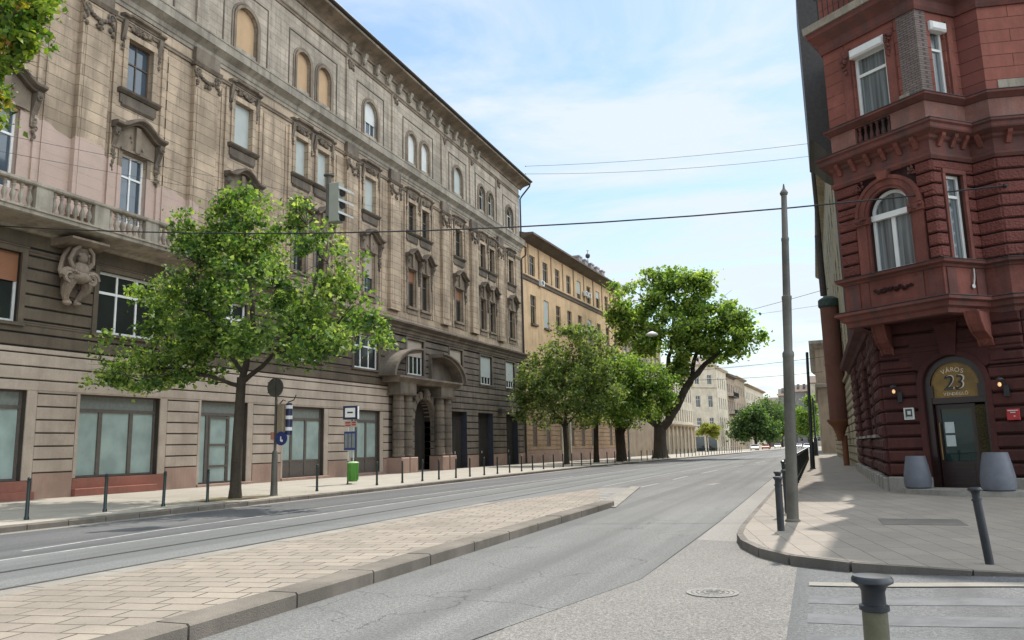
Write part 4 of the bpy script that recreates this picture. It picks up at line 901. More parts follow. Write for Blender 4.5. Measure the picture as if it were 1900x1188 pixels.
for i,ch in enumerate('VENDÉGLŐ'):
    textmesh('lettering',ch,.115,M['cream'],onwall(PA,PN,P0,1.62+i*.078,2.77,-.15),dr,.004)
# step
mb=MB(); P=[(.35,-.3)]+[(2.85-2.5*math.cos(PI*i/20*.9),-.1+1.45*math.sin(PI*i/20)**.8) for i in range(0,20)]+[(5.2,.3),(5.2,-.3)]
def TP(x,y,z): q=P0+PA*x+PN*y; return (q.x,q.y,z)
n=len(P); mb.add([TP(x,y,.265) for x,y in P]+[TP(x,y,.1) for x,y in P],[tuple(range(n))]+[(i,n+i,n+(i+1)%n,(i+1)%n) for i in range(n)])
build('doorstep',mb,M['steppale'],RB)
# street side cornice under the oriel
mb=MB(); moulding(mb,TS,[(.8,4.9),(18,4.9)],[(-.05,0),(.15,0),(.2,.15),(.45,.25),(.5,.4),(-.05,.5)]); moulding(mb,TD,[(0,4.95),(14,4.95)],[(-.05,0),(.08,0),(.15,.15),(.15,.3),(-.05,.35)]); build('cornice',mb,M['redlow'],RB)
def planmould(mb,pts,prof):
    """profile (outward offset, z) swept along a plan polyline with mitred corners; outside is to the right of travel"""
    pts=[Vector(p) for p in pts]; P=[]
    for i,p in enumerate(pts):
        d0=(p-pts[i-1]).normalized() if i else None; d1=(pts[i+1]-p).normalized() if i<len(pts)-1 else None
        n0=Vector((d0.y,-d0.x)) if d0 else None; n1=Vector((d1.y,-d1.x)) if d1 else None
        if n0 is None: m=n1
        elif n1 is None: m=n0
        else: m=(n0+n1).normalized(); m=m/max(.3,m.dot(n0))
        P.append((p,m))
    k=len(prof); V=[(p.x+m.x*o,p.y+m.y*o,z) for p,m in P for o,z in prof]; F=[]
    for i in range(len(pts)-1):
        for j in range(k): F.append((i*k+j,i*k+(j+1)%k,(i+1)*k+(j+1)%k,(i+1)*k+j))
    F+=[tuple(range(k)),tuple(range((len(pts)-1)*k,len(pts)*k))[::-1]]; mb.add(V,F)
PL=[FE,F0,F1,F2,F3,F4]
mb=MB(); planmould(mb,PL,[(-.3,4.8),(.02,4.8),(.05,4.92),(.16,4.97),(.18,5.08),(.30,5.12),(.30,5.2),(-.3,5.26)]); build('oriel_base_moulding',mb,M['redtrim'],RB)
mb=MB(); ip=[FE,F0,F1,F2,(3.2,26)]; mb.add([(x,y,4.83) for x,y in ip],[(0,1,2,3,4)]); build('oriel_soffit',mb,M['redlow'],RB)
mb=MB(); planmould(mb,PL,[(-.3,5.2),(0,5.24),(0,6.06),(-.3,6.1)]); build('oriel_apron',mb,M['redpl'],RB)
mb=MB(); planmould(mb,PL,[(-.3,6.02),(.04,6.02),(.08,6.08),(.2,6.12),(.22,6.19),(-.3,6.24)]); build('oriel_sill_moulding',mb,M['redtrim'],RB)
mb=MB()
for a,b_ in ((.12,.5),(.62,.8),(2.25,2.42),(2.55,2.9)): B(mb,TA,a,b_,5.28,6.0,-.01,.035)
B(mb,TB,.1,.4,5.28,6.0,-.01,.035); B(mb,TB,1.1,1.4,5.28,6.,-.01,.035); split('apron_panel',mb,M['redtrim'],RB)
mb=MB(); 
for s in (-1,1):
    for q in range(5): scroll(mb,TA,1.52+s*(.1+q*.11),5.68+.03*math.sin(q*2),.03,.075-.006*q,.022,1.5,s*(1 if q%2 else -1),10,s)
relief(mb,TA,1.52,5.68,.02,.5,.05,22,9,.035,0); build('carved_garland',mb,M['redback'],RB)
mb=MB(); blob(mb,TB,.95,5.52,.05,.06,.06,.02,8,6); tube(mb,TB,[(.95,5.52,.05),(.98,5.8,.08),(1.02,6.0,.05)],.018,6); build('wall_anchor',mb,M['whiteold'],RB)
# first floor of the oriel
aw=(1.0,2.24,6.22,8.52); bw=(.42,1.02,6.22,8.6)
mb=MB(); panel(mb,TA,0,2.955,6.2,9.4,-.04,[aw],-.35); spandrel(mb,TA,1.62,7.9,.62,8.52,-.04,-.35,14); panel(mb,TB,0,1.46,6.2,9.4,-.04,[bw],-.3); panel(mb,TC2,0,.6,6.2,9.4,-.04,[],-.2); panel(mb,TD2,0,14,6.2,9.4,-.04,[],-.2); panel(mb,TE,0,2.3,6.2,9.4,-.04,[],-.2); build('wall',mb,M['redback'],RB)
mb=MB(); ho=[(.58,2.66,6.1,8.1),(.75,2.5,8.0,8.97)]
courses(mb,TA,.0,2.955,6.26,8.98,.34,.05,-.04,.03,ho,.03); courses(mb,TB,.0,1.46,6.26,8.98,.34,.05,-.04,.031,[(.3,1.16,6.1,8.72)],.03); courses(mb,TC2,.0,.6,6.26,8.98,.34,.05,-.04,.03,[],.03); courses(mb,TD2,.0,14,6.26,8.98,.34,.05,-.04,.03,[(4,5.5,6.3,8.6)],.03); courses(mb,TE,0,2.3,6.26,8.98,.34,.05,-.04,.03,[],.03); build('rustication',mb,M['redmid'],RB)
mb=MB(); ring(mb,TA,1.62,7.9,.63,.72,-.04,.05,0,PI,18); ring(mb,TA,1.62,7.9,.72,.9,-.04,.08,0,PI,18); ring(mb,TA,1.62,7.9,.9,1.0,-.04,.11,0,PI,18)
for s in (-1,1):
    for a,b_,ww in ((.63,.70,.04),(.70,1.0,.07)): q=sorted((1.62+s*a,1.62+s*b_)); B(mb,TA,q[0],q[1],6.22,7.78,-.04,ww)
    q=sorted((1.62+s*.60,1.62+s*1.04)); B(mb,TA,q[0],q[1],7.66,7.88,-.04,.12)
B(mb,TB,.32,.41,6.22,8.6,-.04,.05); B(mb,TB,1.03,1.14,6.22,8.6,-.04,.05); B(mb,TB,.32,1.14,8.6,8.72,-.04,.06)
poly(mb,TA,[(1.5,8.78),(1.74,8.78),(1.8,9.02),(1.44,9.02)],-.04,.2)
build('window_surround',mb,M['redpl'],RB)
mb=MB()
for s in (-1,1): relief(mb,TA,1.62+s*.82,7.77,.1,.17,.06,8,20+s,.04,1); relief(mb,TA,1.62+s*.85,8.82,.0,.16,.1,8,24+s,.045,1)
for s in (-1,1):
    mb=MB(); relief(mb,TA,1.62+s*.82,7.77,.1,.17,.06,8,20+s,.04,1); relief(mb,TA,1.62+s*.85,8.82,.0,.16,.1,8,24+s,.045,1); build('carved_ornament',mb,M['redtrim'],RB)
window(TA,RB,*aw,-.16,M['white'],M['curtain'],2,.69,.09,True,mw=.12,label='arched white window with white cross bar')
mb=MB(); B(mb,TA,1.0,2.24,7.74,7.9,-.155,-.09); build('window_transom',mb,M['white'],RB)
window(TB,RB,*bw,-.12,M['white'],M['curtain'],1,.75,.08,label='narrow white oriel window facing the side street')
# big cornice with brackets
mb=MB(); planmould(mb,PL,[(-.3,8.96),(.05,8.98),(.10,9.06),(.10,9.12),(.02,9.16),(.02,9.5),(.1,9.55),(.12,9.62),(.34,9.7),(.36,9.74),(.36,9.84),(.42,9.88),(.42,9.94),(-.3,9.98)]); build('cornice',mb,M['redtrim'],RB)
mb=MB()
def bracket(T,u): side_poly(mb,T,[(.02,9.34),(.07,9.34),(.10,9.4),(.16,9.5),(.24,9.58),(.26,9.66),(.02,9.66)],u-.06,u+.06)
for u in (.25,.72,1.2,1.68,2.15,2.62): bracket(TA,u)
for u in (.3,.75,1.15): bracket(TB,u)
for u in (.3,): bracket(TC2,u)
for u in (.35,.95,1.6,2.2,2.8,3.4): bracket(TD2,u)
for u in (.4,1.,1.7): bracket(TE,u)
split('cornice_bracket',mb,M['redpl'],RB)
# balustrade storey
mb=MB(); panel(mb,TA,0,2.955,9.95,10.7,0,[(.82,1.95,10.02,10.62)],-.25)
for T,l in ((TB,1.46),(TC2,.6),(TD2,14),(TE,2.3)): panel(mb,T,0,l,9.95,10.7,0,[],-.2)
build('balustrade_wall',mb,M['redtrimup'],RB)
for q in range(6):
    mb=MB(); lathe(mb,TA,.92+q*.185,10.02,-.1,[(.05,0),(.05,.05),(.03,.07),(.07,.2),(.06,.3),(.03,.42),(.05,.46),(.03,.5),(.055,.56),(.055,.6)],8); build('baluster',mb,M['redtrim'],RB,True)
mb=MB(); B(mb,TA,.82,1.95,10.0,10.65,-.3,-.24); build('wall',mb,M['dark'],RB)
mb=MB(); planmould(mb,PL,[(-.3,10.62),(.03,10.64),(.10,10.7),(.18,10.76),(.18,10.82),(-.3,10.86)]); build('oriel_sill_moulding',mb,M['redtrim'],RB)
# second floor
uw=(.97,2.0,10.88,12.78); ub=(.5,1.0,10.88,12.85)
mats=[redbrick('red_scored_plaster_front',tuple(dA)),redbrick('red_scored_plaster_return',tuple(dB)),redbrick('red_scored_plaster_corner',tuple(dC2),(.21,.07,.055)),redbrick('red_scored_plaster_side',tuple(dD2),(.33,.118,.086)),redbrick('red_scored_plaster_back',(0,1))]
for (T,l,hs),m_ in zip(((TA,2.955,[uw]),(TB,1.46,[ub]),(TC2,.6,[]),(TD2,14,[(5,6.3,10.9,12.8)]),(TE,2.3,[])),mats):
    mb=MB(); panel(mb,T,0,l,10.82,ZT,0,hs,-.35); build('wall',mb,m_,RB)
window(TD2,RB,5,6.3,10.9,12.8,-.12,M['white'],M['curtain'],2,.7,.08)
mb=MB(); B(mb,TA,2.42,2.97,10.85,13.9,-.02,.02); B(mb,TB,-.012,.36,10.85,13.9,-.02,.02); build('brick_pier',mb,smallbrick('exposed_grey_brick',tuple(dA)),RB)
window(TA,RB,*uw,-.12,M['white'],M['curtain'],1,.68,.09,label='white window with roller shutter box on top')
window(TB,RB,*ub,-.1,M['white'],M['curtain'],1,.7,.07)
mb=MB(); CB(mb,TA,.93,2.04,12.72,13.0,-.1,.13,.05); CB(mb,TB,.46,1.04,12.75,13.02,-.1,.13,.05); split('shutter_box',mb,M['white'],RB)
mb=MB()
for a,b_ in ((.62,.92),(2.05,2.3)): B(mb,TA,a,b_,10.85,13.1,-.02,.07)
B(mb,TB,1.06,1.26,10.85,13.1,-.02,.07); split('pilaster',mb,M['redpl'],RB)
mb=MB()
for u in (.77,2.18): mb=MB(); relief(mb,TA,u,12.75,.1,.08,.2,9,int(u*10),.06,1); relief(mb,TA,u,12.4,.08,.05,.12,5,int(u*9),.045,0); build('carved_ornament',mb,M['redtrim'],RB)
mb=MB(); planmould(mb,PL,[(-.3,13.3),(.06,13.3),(.1,13.4),(.1,13.6),(.2,13.7),(.36,13.84),(.38,14.0),(-.3,14.0)]); build('cornice',mb,M['redtrim'],RB)
mb=MB(); planmould(mb,PL,[(-.3,14.0),(.44,14.0),(.46,14.22),(-.3,14.3)]); build('cornice_capping',mb,M['balc'],RB)
mb=MB()
for q in range(16): tube(mb,TA,[(.1+q*.18,14.3,.2),(.1+q*.18,15.1,.2)],.015,5)
tube(mb,TA,[(0,15.1,.2),(2.9,15.1,.2)],.03,5); build('balcony_rail',mb,M['black'],RB)
mb=MB(); B(mb,TD2,.3,1.2,10.9,11.15,0,.02); B(mb,TD2,1.25,1.9,10.9,11.0,0,.02); split('bare_plaster_patch',mb,M['balc'],RB)
mb=MB(); B(mb,TA,2.3,2.6,10.88,11.0,.0,.05); split('bare_plaster_patch',mb,M['balc'],RB)
mb=MB()
for z,o in ((6.195,.225),(10.825,.185),(9.945,.425),(5.21,.305)): planmould(mb,PL,[(-.02,z+.035),(o+.01,z+.002),(o+.01,z+.018),(-.02,z+.05)])
build('lead_flashing',mb,M['roofdark'],RB)
# great S brackets below the oriel
for u,wmax in ((.28,.55),(2.85,.95)):
    mb=MB(); k=wmax; pr=[(-.02,3.95),(.05*k,3.98),(.12*k,4.05),(.16*k,4.15),(.35*k,4.22),(.6*k,4.32),(.8*k,4.5),(.92*k,4.68),(1.*k,4.82),(-.02,4.82)]
    side_poly(mb,TC,pr,u-.15,u+.15); tube(mb,TC,[(u-.16,v_,w_) for w_,v_ in pr[1:-1]],.035,5); tube(mb,TC,[(u+.16,v_,w_) for w_,v_ in pr[1:-1]],.035,5)
    scroll(mb,TC,u,4.1,.1*k,.12,.05,1.3,1,10); build('oriel_bracket',mb,M['redpl'],RB)
# street side upper wall and dark second oriel
mb=MB(); panel(mb,TS,1.5,18,5.35,ZT,0,[(4,5.3,6.5,9),(8,9.3,6.5,9),(12,13.3,6.5,9)],-.3); build('wall',mb,M['redback'],RB)
mb=MB(); B(mb,ident,.8,1.95,38,42.6,15.6,24); side_poly(mb,TS,[(0,14.6),(.4,14.9),(.9,15.5),(1.1,15.62),(0,15.62)],12.6,17.4); split('side_oriel',mb,M['roofdark'],RB)
mb=MB(); B(mb,ident,2,18,25.5,43,ZT,ZT+.3); build('roof',mb,M['roofdark'],RB)
# small things on the red wall
def walllamp(u,lb):
    r=thing('wall_lamp',lb,'wall lamp',TC(u,2.75,.1),'wall lamps beside the restaurant door')
    mb=MB(); B(mb,TC,u+.02,u+.14,2.62,2.9,.05,.14); tube(mb,TC,[(u+.06,2.9,.1),(u+.02,3.05,.14),(u-.02,3.08,.22)],.018,5); lathe(mb,TC,u-.02,2.98,.24,[(.02,.14),(.09,.1),(.11,.06),(.0,.055)],10); build('bracket',mb,M['black'],r)
    mb=MB(); blob(mb,TC,u-.03,2.92,.24,0.045,.06,.045,8,6); build('bulb',mb,emis('lamp_glow',(1,.62,.28),.4),r,True)
walllamp(.45,'small black wall lamp lit left of the restaurant door'); walllamp(3.12,'small black wall lamp lit right of the restaurant door')
r=thing('menu_case','framed menu case on the dark red wall left of the door','menu case',TC(.71,2.15,.06)); mb=MB()
for a,b_,c,d in ((.58,.615,2.12,2.45),(.81,.845,2.12,2.45),(.615,.81,2.12,2.155),(.615,.81,2.415,2.45)): B(mb,TC,a,b_,c,d,.04,.10)
build('frame',mb,M['whiteold'],r); mb=MB(); B(mb,TC,.61,.815,2.15,2.42,.04,.075); build('glass_front',mb,M['glass'],r); mb=MB(); B(mb,TC,.67,.76,2.26,2.36,.076,.08); B(mb,TC,.63,.8,2.17,2.2,.076,.08); build('menu_print',mb,M['paper'],r)
r=thing('wall_sign','small bright red sign with white lines right of the door','sign',TC(3.27,2.13,.06)); mb=MB(); CB(mb,TC,3.12,3.42,2.0,2.29,.04,.09,.01); build('board',mb,M['redpaint'],r)
mb=MB()
for a,b_,c in ((3.15,3.39,2.235),(3.21,3.33,2.185),(3.28,3.32,2.09)): B(mb,TC,a,b_,c,c+.022,.09,.093)
build('white_line',mb,M['whiteold'],r)
def planter(s,wv,h,rr,lb):
    q=TP(s,wv,.265); r=thing('planter',lb,'planter',q,'grey planters on the restaurant step'); T=lambda u,v,w:(q[0]+u,q[1]+w,q[2]+v)
    mb=MB(); lathe(mb,T,0,0,0,[(rr*.82,0),(rr*.95,.04),(rr,h*.2),(rr*.98,h*.38),(rr*.86,h*.7),(rr*.72,h*.97),(rr*.71,h),(rr*.62,h),(rr*.62,h-.08)],28); build('pot',mb,M['planter'],r,True)
    mb=MB(); lathe(mb,T,0,h-.1,0,[(rr*.63,0),(rr*.63,.02)],20); build('soil',mb,M['dark'],r)
planter(.97,.62,.86,.345,'grey rounded planter left of the restaurant door, the smaller of the two'); planter(3.02,1.0,.94,.395,'large grey rounded planter right of the restaurant door')
# ---------------------------------------------------------------- buildings further along on the right
M['yell']=stone('yellow_grey_plaster',(.40,.34,.22),(.31,.27,.19),dirt=(.12,.10,.08),stain=.5,joints=(.9,.42,.03),jd=(0,1),bump=.6,jcol=.4); M['turret']=stone('brown_painted_turret',(.17,.075,.055),(.135,.06,.045),dirt=(.09,.05,.04),stain=.4,bump=.1); M['copper']=plain('green_copper',(.035,.06,.05),.7,.2,.4,6); M['orange']=stone('orange_brown_corbel',(.22,.09,.045),(.17,.07,.04),stain=.4,bump=.2)
YB=thing('turret_building','yellow grey building with a round brown corner turret beyond the red house','building',(4,60,.13)); TY,_=wallT((1.95,43.1),(1.95,92),0,-1)
yw=[(u,u+1.2,z,z+2.) for u in range(3,47,4) for z in (6.5,10.5,14.5)]+[(u,u+1.2,1.4,3.4) for u in range(3,47,4)]
mb=MB(); panel(mb,TY,0,48.9,.1,20,0,yw,-.3); build('wall',mb,M['yell'],YB); mb=MB(); B(mb,ident,2.3,20,43.1,92,0,19.9); B(mb,ident,1.98,2.3,43.1,43.2,0,19.8); build('wall_core',mb,M['dark'],YB)
mb=MB(); courses(mb,TY,0,48.9,.5,4.9,.4,.04,0,.08,yw,.03); build('rustication',mb,M['yell'],YB)
for h in yw: window(TY,YB,*h,-.15,M['whiteold'],M['glass'],2,.65,.08)
mb=MB(); moulding(mb,TY,[(0,19.4),(49,19.4)],[(0,0),(.3,.1),(.6,.3),(.62,.5),(0,.6)]); moulding(mb,TY,[(0,5),(49,5)],[(0,0),(.15,.05),(.2,.2),(0,.3)]); build('cornice',mb,M['yell'],YB)
Ti=lambda u,v,w:(u,w,v)
mb=MB(); lathe(mb,Ti,1.4,2.9,52,[(.54,0),(.54,6.9)],20); lathe(mb,Ti,1.4,6.2,52,[(.56,0),(.56,.1)],20); build('turret',mb,M['turret'],YB,True)
mb=MB(); lathe(mb,Ti,1.4,9.8,52,[(.56,0),(.64,.1),(.62,.5),(.5,.6),(.3,.7)],20); build('turret_cap',mb,M['copper'],YB,True)
mb=MB(); lathe(mb,Ti,1.4,2.9,52,[(.7,0),(.7,-.1),(.6,-.25),(.4,-.5),(.25,-.9),(.2,-1.3)],20); lathe(mb,Ti,1.6,.13,52,[(.17,0),(.17,1.8)],12); build('turret_corbel',mb,M['orange'],YB,True)
mb=MB(); tube(mb,ident,[(1.15,52,10.6),(1.12,52,14.5)],.2,10); tube(mb,ident,[(1.2,52,14.5),(1.15,52,21)],.13,10); build('downpipe',mb,M['roofdark'],YB)
M['tanst']=stone('tan_plaster',(.36,.27,.19),(.30,.23,.16),dirt=(.12,.09,.07),stain=.5,bump=.2)
PB=thing('pale_building','tan stone building with a heavy cornice, far down the right pavement','building',(4,120,.13)); TP2,_=wallT((.75,108),(.75,150),0,-1); TPe,_=wallT((.75,108),(12,108))
mb=MB(); B(mb,ident,.9,12,108.1,150,0,14.2); build('wall_core',mb,M['dark'],PB)
pw=[(2+4*k,3.2+4*k,z,z+2.) for k in range(9) for z in (2,6.5,10.5)]; mb=MB(); panel(mb,TP2,0,42,.1,14.4,0,pw,-.2); panel(mb,TPe,0,11,.1,14.4,0,[],-.1); build('wall',mb,M['tanst'],PB)
mb=MB(); planmould(mb,[(12,108),(.75,108),(.75,150)][::-1],[(0,13.4),(.3,13.6),(.7,14.1),(.7,14.5),(0,14.6)]); planmould(mb,[(12,108),(.75,108),(.75,150)][::-1],[(0,8.4),(.3,8.5),(.35,8.9),(0,9)]); build('cornice',mb,M['balc'],PB)
# ---------------------------------------------------------------- buildings further along on the left
pL2=Vector((-27,73.85)); LD=Vector(L2d)
def far_house(name,label,u0,u1,h,mats,rows,bay,win,loc=None,T=None,cor=.5,frames='whiteold',roofm='roof',ground=True,rh=2.5,depth=14,blindf=0):
    if T is None: T,_=wallT(pL2+LD*u0,pL2+LD*u1)
    Lh=u1-u0; q=T(Lh/2,.13,0); rt=thing(name,label,'building',q)
    holes=[]; nb=max(1,int(Lh/bay)); off=(Lh-nb*bay)/2
    for z0,z1 in rows:
        for k in range(nb): c=off+bay*(k+.5); holes.append((c-win/2,c+win/2,z0,z1))
    mb=MB(); panel(mb,T,0,Lh,.05,h,0,holes,-.28); build('wall',mb,M[mats[0]],rt)
    mb=MB(); B(mb,T,0.02,Lh-.02,.05,h-.2,-depth,-.3); B(mb,T,0,.03,.05,h-.1,-.3,-.001); build('wall_core',mb,M[mats[1]],rt)
    rd=random.Random(name)
    for hh in holes[:100]: window(T,rt,*hh,-.14,M[frames],M['glass'],2,.65,.08,blind=(rd.choice((.4,.7,1.)) if rd.random()<blindf else None),bm_=M['greyblind'])
    mb=MB(); moulding(mb,T,[(-.05,h-.5),(Lh+.05,h-.5)],[(0,0),(cor*.3,.1),(cor*.8,.35),(cor,.4),(cor,.6),(0,.7)]); build('cornice',mb,M[mats[2]],rt)
    mb=MB(); mb.add([T(0,h,cor*.8),T(Lh,h,cor*.8),T(Lh,h+rh,-5),T(0,h+rh,-5),T(0,h,-depth),T(Lh,h,-depth)],[(0,1,2,3),(3,2,5,4),(0,3,4),(1,5,2)]); build('roof',mb,M[roofm],rt)
    return rt,T,holes
M['orangeplaster']=stone('ochre_plaster',(.64,.43,.25),(.55,.37,.215),dirt=(.2,.13,.08),stain=.35,bump=.1); M['browncor']=stone('brown_grey_cornice',(.16,.12,.09),(.12,.09,.07),stain=.4,bump=.2)
M['creamst']=stone('cream_plaster',(.60,.51,.39),(.50,.43,.33),dirt=(.25,.2,.15),stain=.4,bump=.1); M['brownst']=stone('brown_brick_wall',(.24,.12,.07),(.19,.10,.06),stain=.4,bump=.2); M['lilac']=stone('grey_lilac_plaster',(.34,.30,.30),(.29,.26,.26),stain=.3,bump=.1)
M['slopst']=stone('ochre_ground_rustication',(.40,.27,.165),(.33,.22,.14),dirt=(.12,.08,.06),stain=.5,bump=.2)
OB,TO,hol=far_house('ochre_apartment_building','plain ochre five storey apartment building with wide dark eaves, next to the brown palace',0,36,23.5,('orangeplaster','dark','browncor'),[(8.7,11.2),(14.5,17.6),(19.7,21.9)],3.72,1.5,cor=1.5,rh=1.8,blindf=.22,frames='tanst')
mb=MB(); gh=[(2.7+3.72*k-1.1+.3,2.7+3.72*k+.3,1.75,4.5) for k in range(9) if k not in (2,6)]; courses(mb,TO,0,36,1.4,5.6,.5,.05,.0,.10,gh+[(10,12.4,.1,4.6)],.02); build('ground_rustication',mb,M['slopst'],OB)
mb=MB(); B(mb,TO,0,9.9,.05,1.4,0,.2); B(mb,TO,12.5,36,.05,1.4,0,.2); split('plinth',mb,M['granite'],OB)
for h in gh: mb=MB(); B(mb,TO,*h,.0,.03); build('window',mb,M['woodbrown'],OB)
mb=MB(); B(mb,TO,10,12.4,.1,4.6,0,.02); build('door',mb,M['woodbrown'],OB); mb=MB(); B(mb,TO,9.7,10,.05,5,0,.3); B(mb,TO,12.4,12.7,.05,5,0,.3); split('pilaster',mb,M['creamst'],OB)
mb=MB(); moulding(mb,TO,[(0,5.6),(36,5.6)],[(0,0),(.2,.05),(.25,.25),(0,.35)]); moulding(mb,TO,[(0,18.9),(36,18.9)],[(0,0),(.14,.05),(.2,.3),(0,.4)]); moulding(mb,TO,[(0,19.35),(36,19.35)],[(0,0),(.12,.03),(.12,.12),(0,.15)]); build('string_course',mb,M['browncor'],OB)
mb=MB()
for k in range(90): B(mb,TO,.1+k*.4,.3+k*.4,19.3,19.36,.0,.14) 
build('dentil_band',mb,M['browncor'],OB)
for u in (1.2,2.0,4.9,8.6,12.3,16.,19.8,23.5,27.2,30.9): mb=MB(); B(mb,TO,u-.12,u+.12,19.7,23,0,.10); split('pilaster',mb,M['slopst'],OB)
for h in [x for x in hol if 14<x[2]<15]: mb=MB(); B(mb,TO,h[0]-.1,h[1]+.1,h[2]-.2,h[2],0,.25); split('sill',mb,M['browncor'],OB)
def aircon(rt,T,u,v):
    mb=MB(); CB(mb,T,u-.42,u+.42,v,v+.6,.15,.5,.03); a=build('air_conditioner',mb,M['white'],rt); mb=MB(); ring(mb,T,u-.08,v+.3,.05,.24,.5,.52,0,2*PI,14); build('fan_grille',mb,M['black'],a)
aircon(OB,TO,4.9,18.9); aircon(OB,TO,19.7,20.3); aircon(OB,TO,20.9,20.3)
mb=MB(); B(mb,TO,16,36,24.2,26.0,-7,-2.5); B(mb,TO,15.9,36.1,26.,26.2,-7.1,-2.2); build('roof_storey',mb,M['browncor'],OB)
for k,u in enumerate((24.5,27,29.5,32,34.5)):
    mb=MB(); B(mb,TO,u-.6,u+.6,24,26.6,-3,-1.9); B(mb,TO,u-.7,u+.7,26.6,26.8,-3.1,-1.8); build('chimney',mb,M['lilac'],OB)
mb=MB(); tube(mb,TO,[(28,25.5,-2),(28,28.3,-2)],.04,6); blob(mb,TO,28,27.6,-2,.35,.35,.35,8,6); tube(mb,TO,[(27.6,28.3,-2),(28.4,28.4,-2)],.04,5); build('antenna',mb,M['roofdark'],OB)
far_house('dark_tan_building','dark tan building with tall narrow windows behind the large leaning tree',36.2,59,20.8,('tanst','dark','browncor'),[(6,8.6),(9.6,12.4),(13.4,16),(17,19)],2.5,1.1,cor=.9)
o3,T3,_=far_house('ornate_cream_building','low ornate cream building with tall narrow windows beyond the leaning tree',59.2,83,14.5,('creamst','dark','creamst'),[(5.9,8.1),(9.6,12.6)],1.95,.9,cor=.8)
mb=MB(); moulding(mb,T3,[(0,4.9),(23.8,4.9)],[(0,0),(.4,.1),(1.3,.3),(1.3,.5),(0,.6)]); build('balcony',mb,M['creamst'],o3)
for k in range(8): mb=MB(); lathe(mb,T3,1.2+k*3.1,.13,.3,[(.3,0),(.22,.2),(.2,4.2),(.3,4.6),(.3,4.8)],10); build('column',mb,M['creamst'],o3)
for k in range(7):
    mb=MB(); P=[(1.9+k*3.1,.15),(3.7+k*3.1,.15),(3.7+k*3.1,2.8)]+[(2.8+k*3.1+.9*math.cos(PI*i/8),2.8+.9*math.sin(PI*i/8)) for i in range(9)]+[(1.9+k*3.1,2.8)]; poly(mb,T3,P,.0,.02); build('arched_doorway',mb,M['brownst' if k%3==1 else 'woodbrown'],o3)
a_=(-25.6,180.); q_=tuple(pL2+LD*111.8)
T4,_=wallT(a_,q_); L4=(Vector(q_)-Vector(a_)).length
c4,_,_=far_house('cream_corner_building','tall cream corner building facing down the street with a cut off corner',0,L4,19.8,('creamst','dark','creamst'),[(5.2,7.6),(10,12.6),(15.2,17.4)],3.6,1.2,T=T4,cor=.7,depth=6)
mb=MB(); moulding(mb,T4,[(0,4.3),(L4,4.3)],[(0,0),(.3,.1),(.9,.25),(.9,.4),(0,.5)]); moulding(mb,T4,[(0,14.3),(L4,14.3)],[(0,0),(.2,.1),(.3,.3),(0,.4)]); build('string_course',mb,M['creamst'],c4)
for k in range(2): mb=MB(); B(mb,T4,.6+k*3.6,3+k*3.6,.2,3.4,0,.04); build('shop_window',mb,M['glass'],c4)
far_house('white_side_building','narrow white building beside the cream corner house',112,126.5,19.3,('creamst','dark','creamst'),[(1,3.4),(5.4,7.8),(9.8,12.4),(14.5,17)],3.0,1.2,cor=.7)
bb,TBk,_=far_house('brown_building','brown building with dark balconies among the pale houses far left',126.7,139,18.6,('tanst','brownst','browncor'),[(1,3.4),(5.4,7.8),(9.8,12.4),(14.5,16.5)],3.0,1.4,cor=.9)
for z in (8.8,13.2): mb=MB(); B(mb,TBk,1.5,10.5,z,z+.2,0,1.4); [B(mb,TBk,1.5+.3*k,1.53+.3*k,z+.2,z+1.2,1.33,1.37) for k in range(30)]; B(mb,TBk,1.5,10.5,z+1.2,z+1.28,1.3,1.38); build('balcony',mb,M['black'],bb)
far_house('grey_tan_building','grey tan house with long cornice beyond the brown building',139.2,158,19.2,('tanst','dark','tanst'),[(1,3.4),(5.4,7.8),(9.8,12.4),(14.5,17)],3.2,1.3,cor=.9)
far_house('last_cream_building','last pale cream house of the left row, above the far trees',158.2,201,18.4,('creamst','dark','tanst'),[(1,3.4),(5.4,7.8),(9.8,12.4),(14.3,16.4)],3.4,1.3,cor=1.,rh=1.)
for i,(x0,x1,y,h,mt,lb) in enumerate([(-30,-13.2,342,17.5,'tanst','distant tan house with hipped roof closing the street view on the left'),(-13,-6.9,335,20.5,'lilac','distant grey lilac house with stepped gable at the end of the street'),(-6.7,-1.2,330,21.5,'lilac','distant lilac house between the two poles at the end of the street'),(-1,16,326,24.5,'creamst','distant tall pale house with chimneys behind the right hand trees')]):
    T,_=wallT((x0,y),(x1,y)); r_,_,_=far_house('distant_building',lb,0,x1-x0,h,(mt,'dark','tanst'),[(z,z+1.8) for z in range(2,int(h-3),4)],2.6,1.2,T=T,cor=.3,rh=3,depth=12)
    for c in range(2): mb=MB(); B(mb,T,(x1-x0)*(.3+.4*c)-.5,(x1-x0)*(.3+.4*c)+.5,h+.5,h+3.2,-4,-3); build('chimney',mb,M[mt],r_)
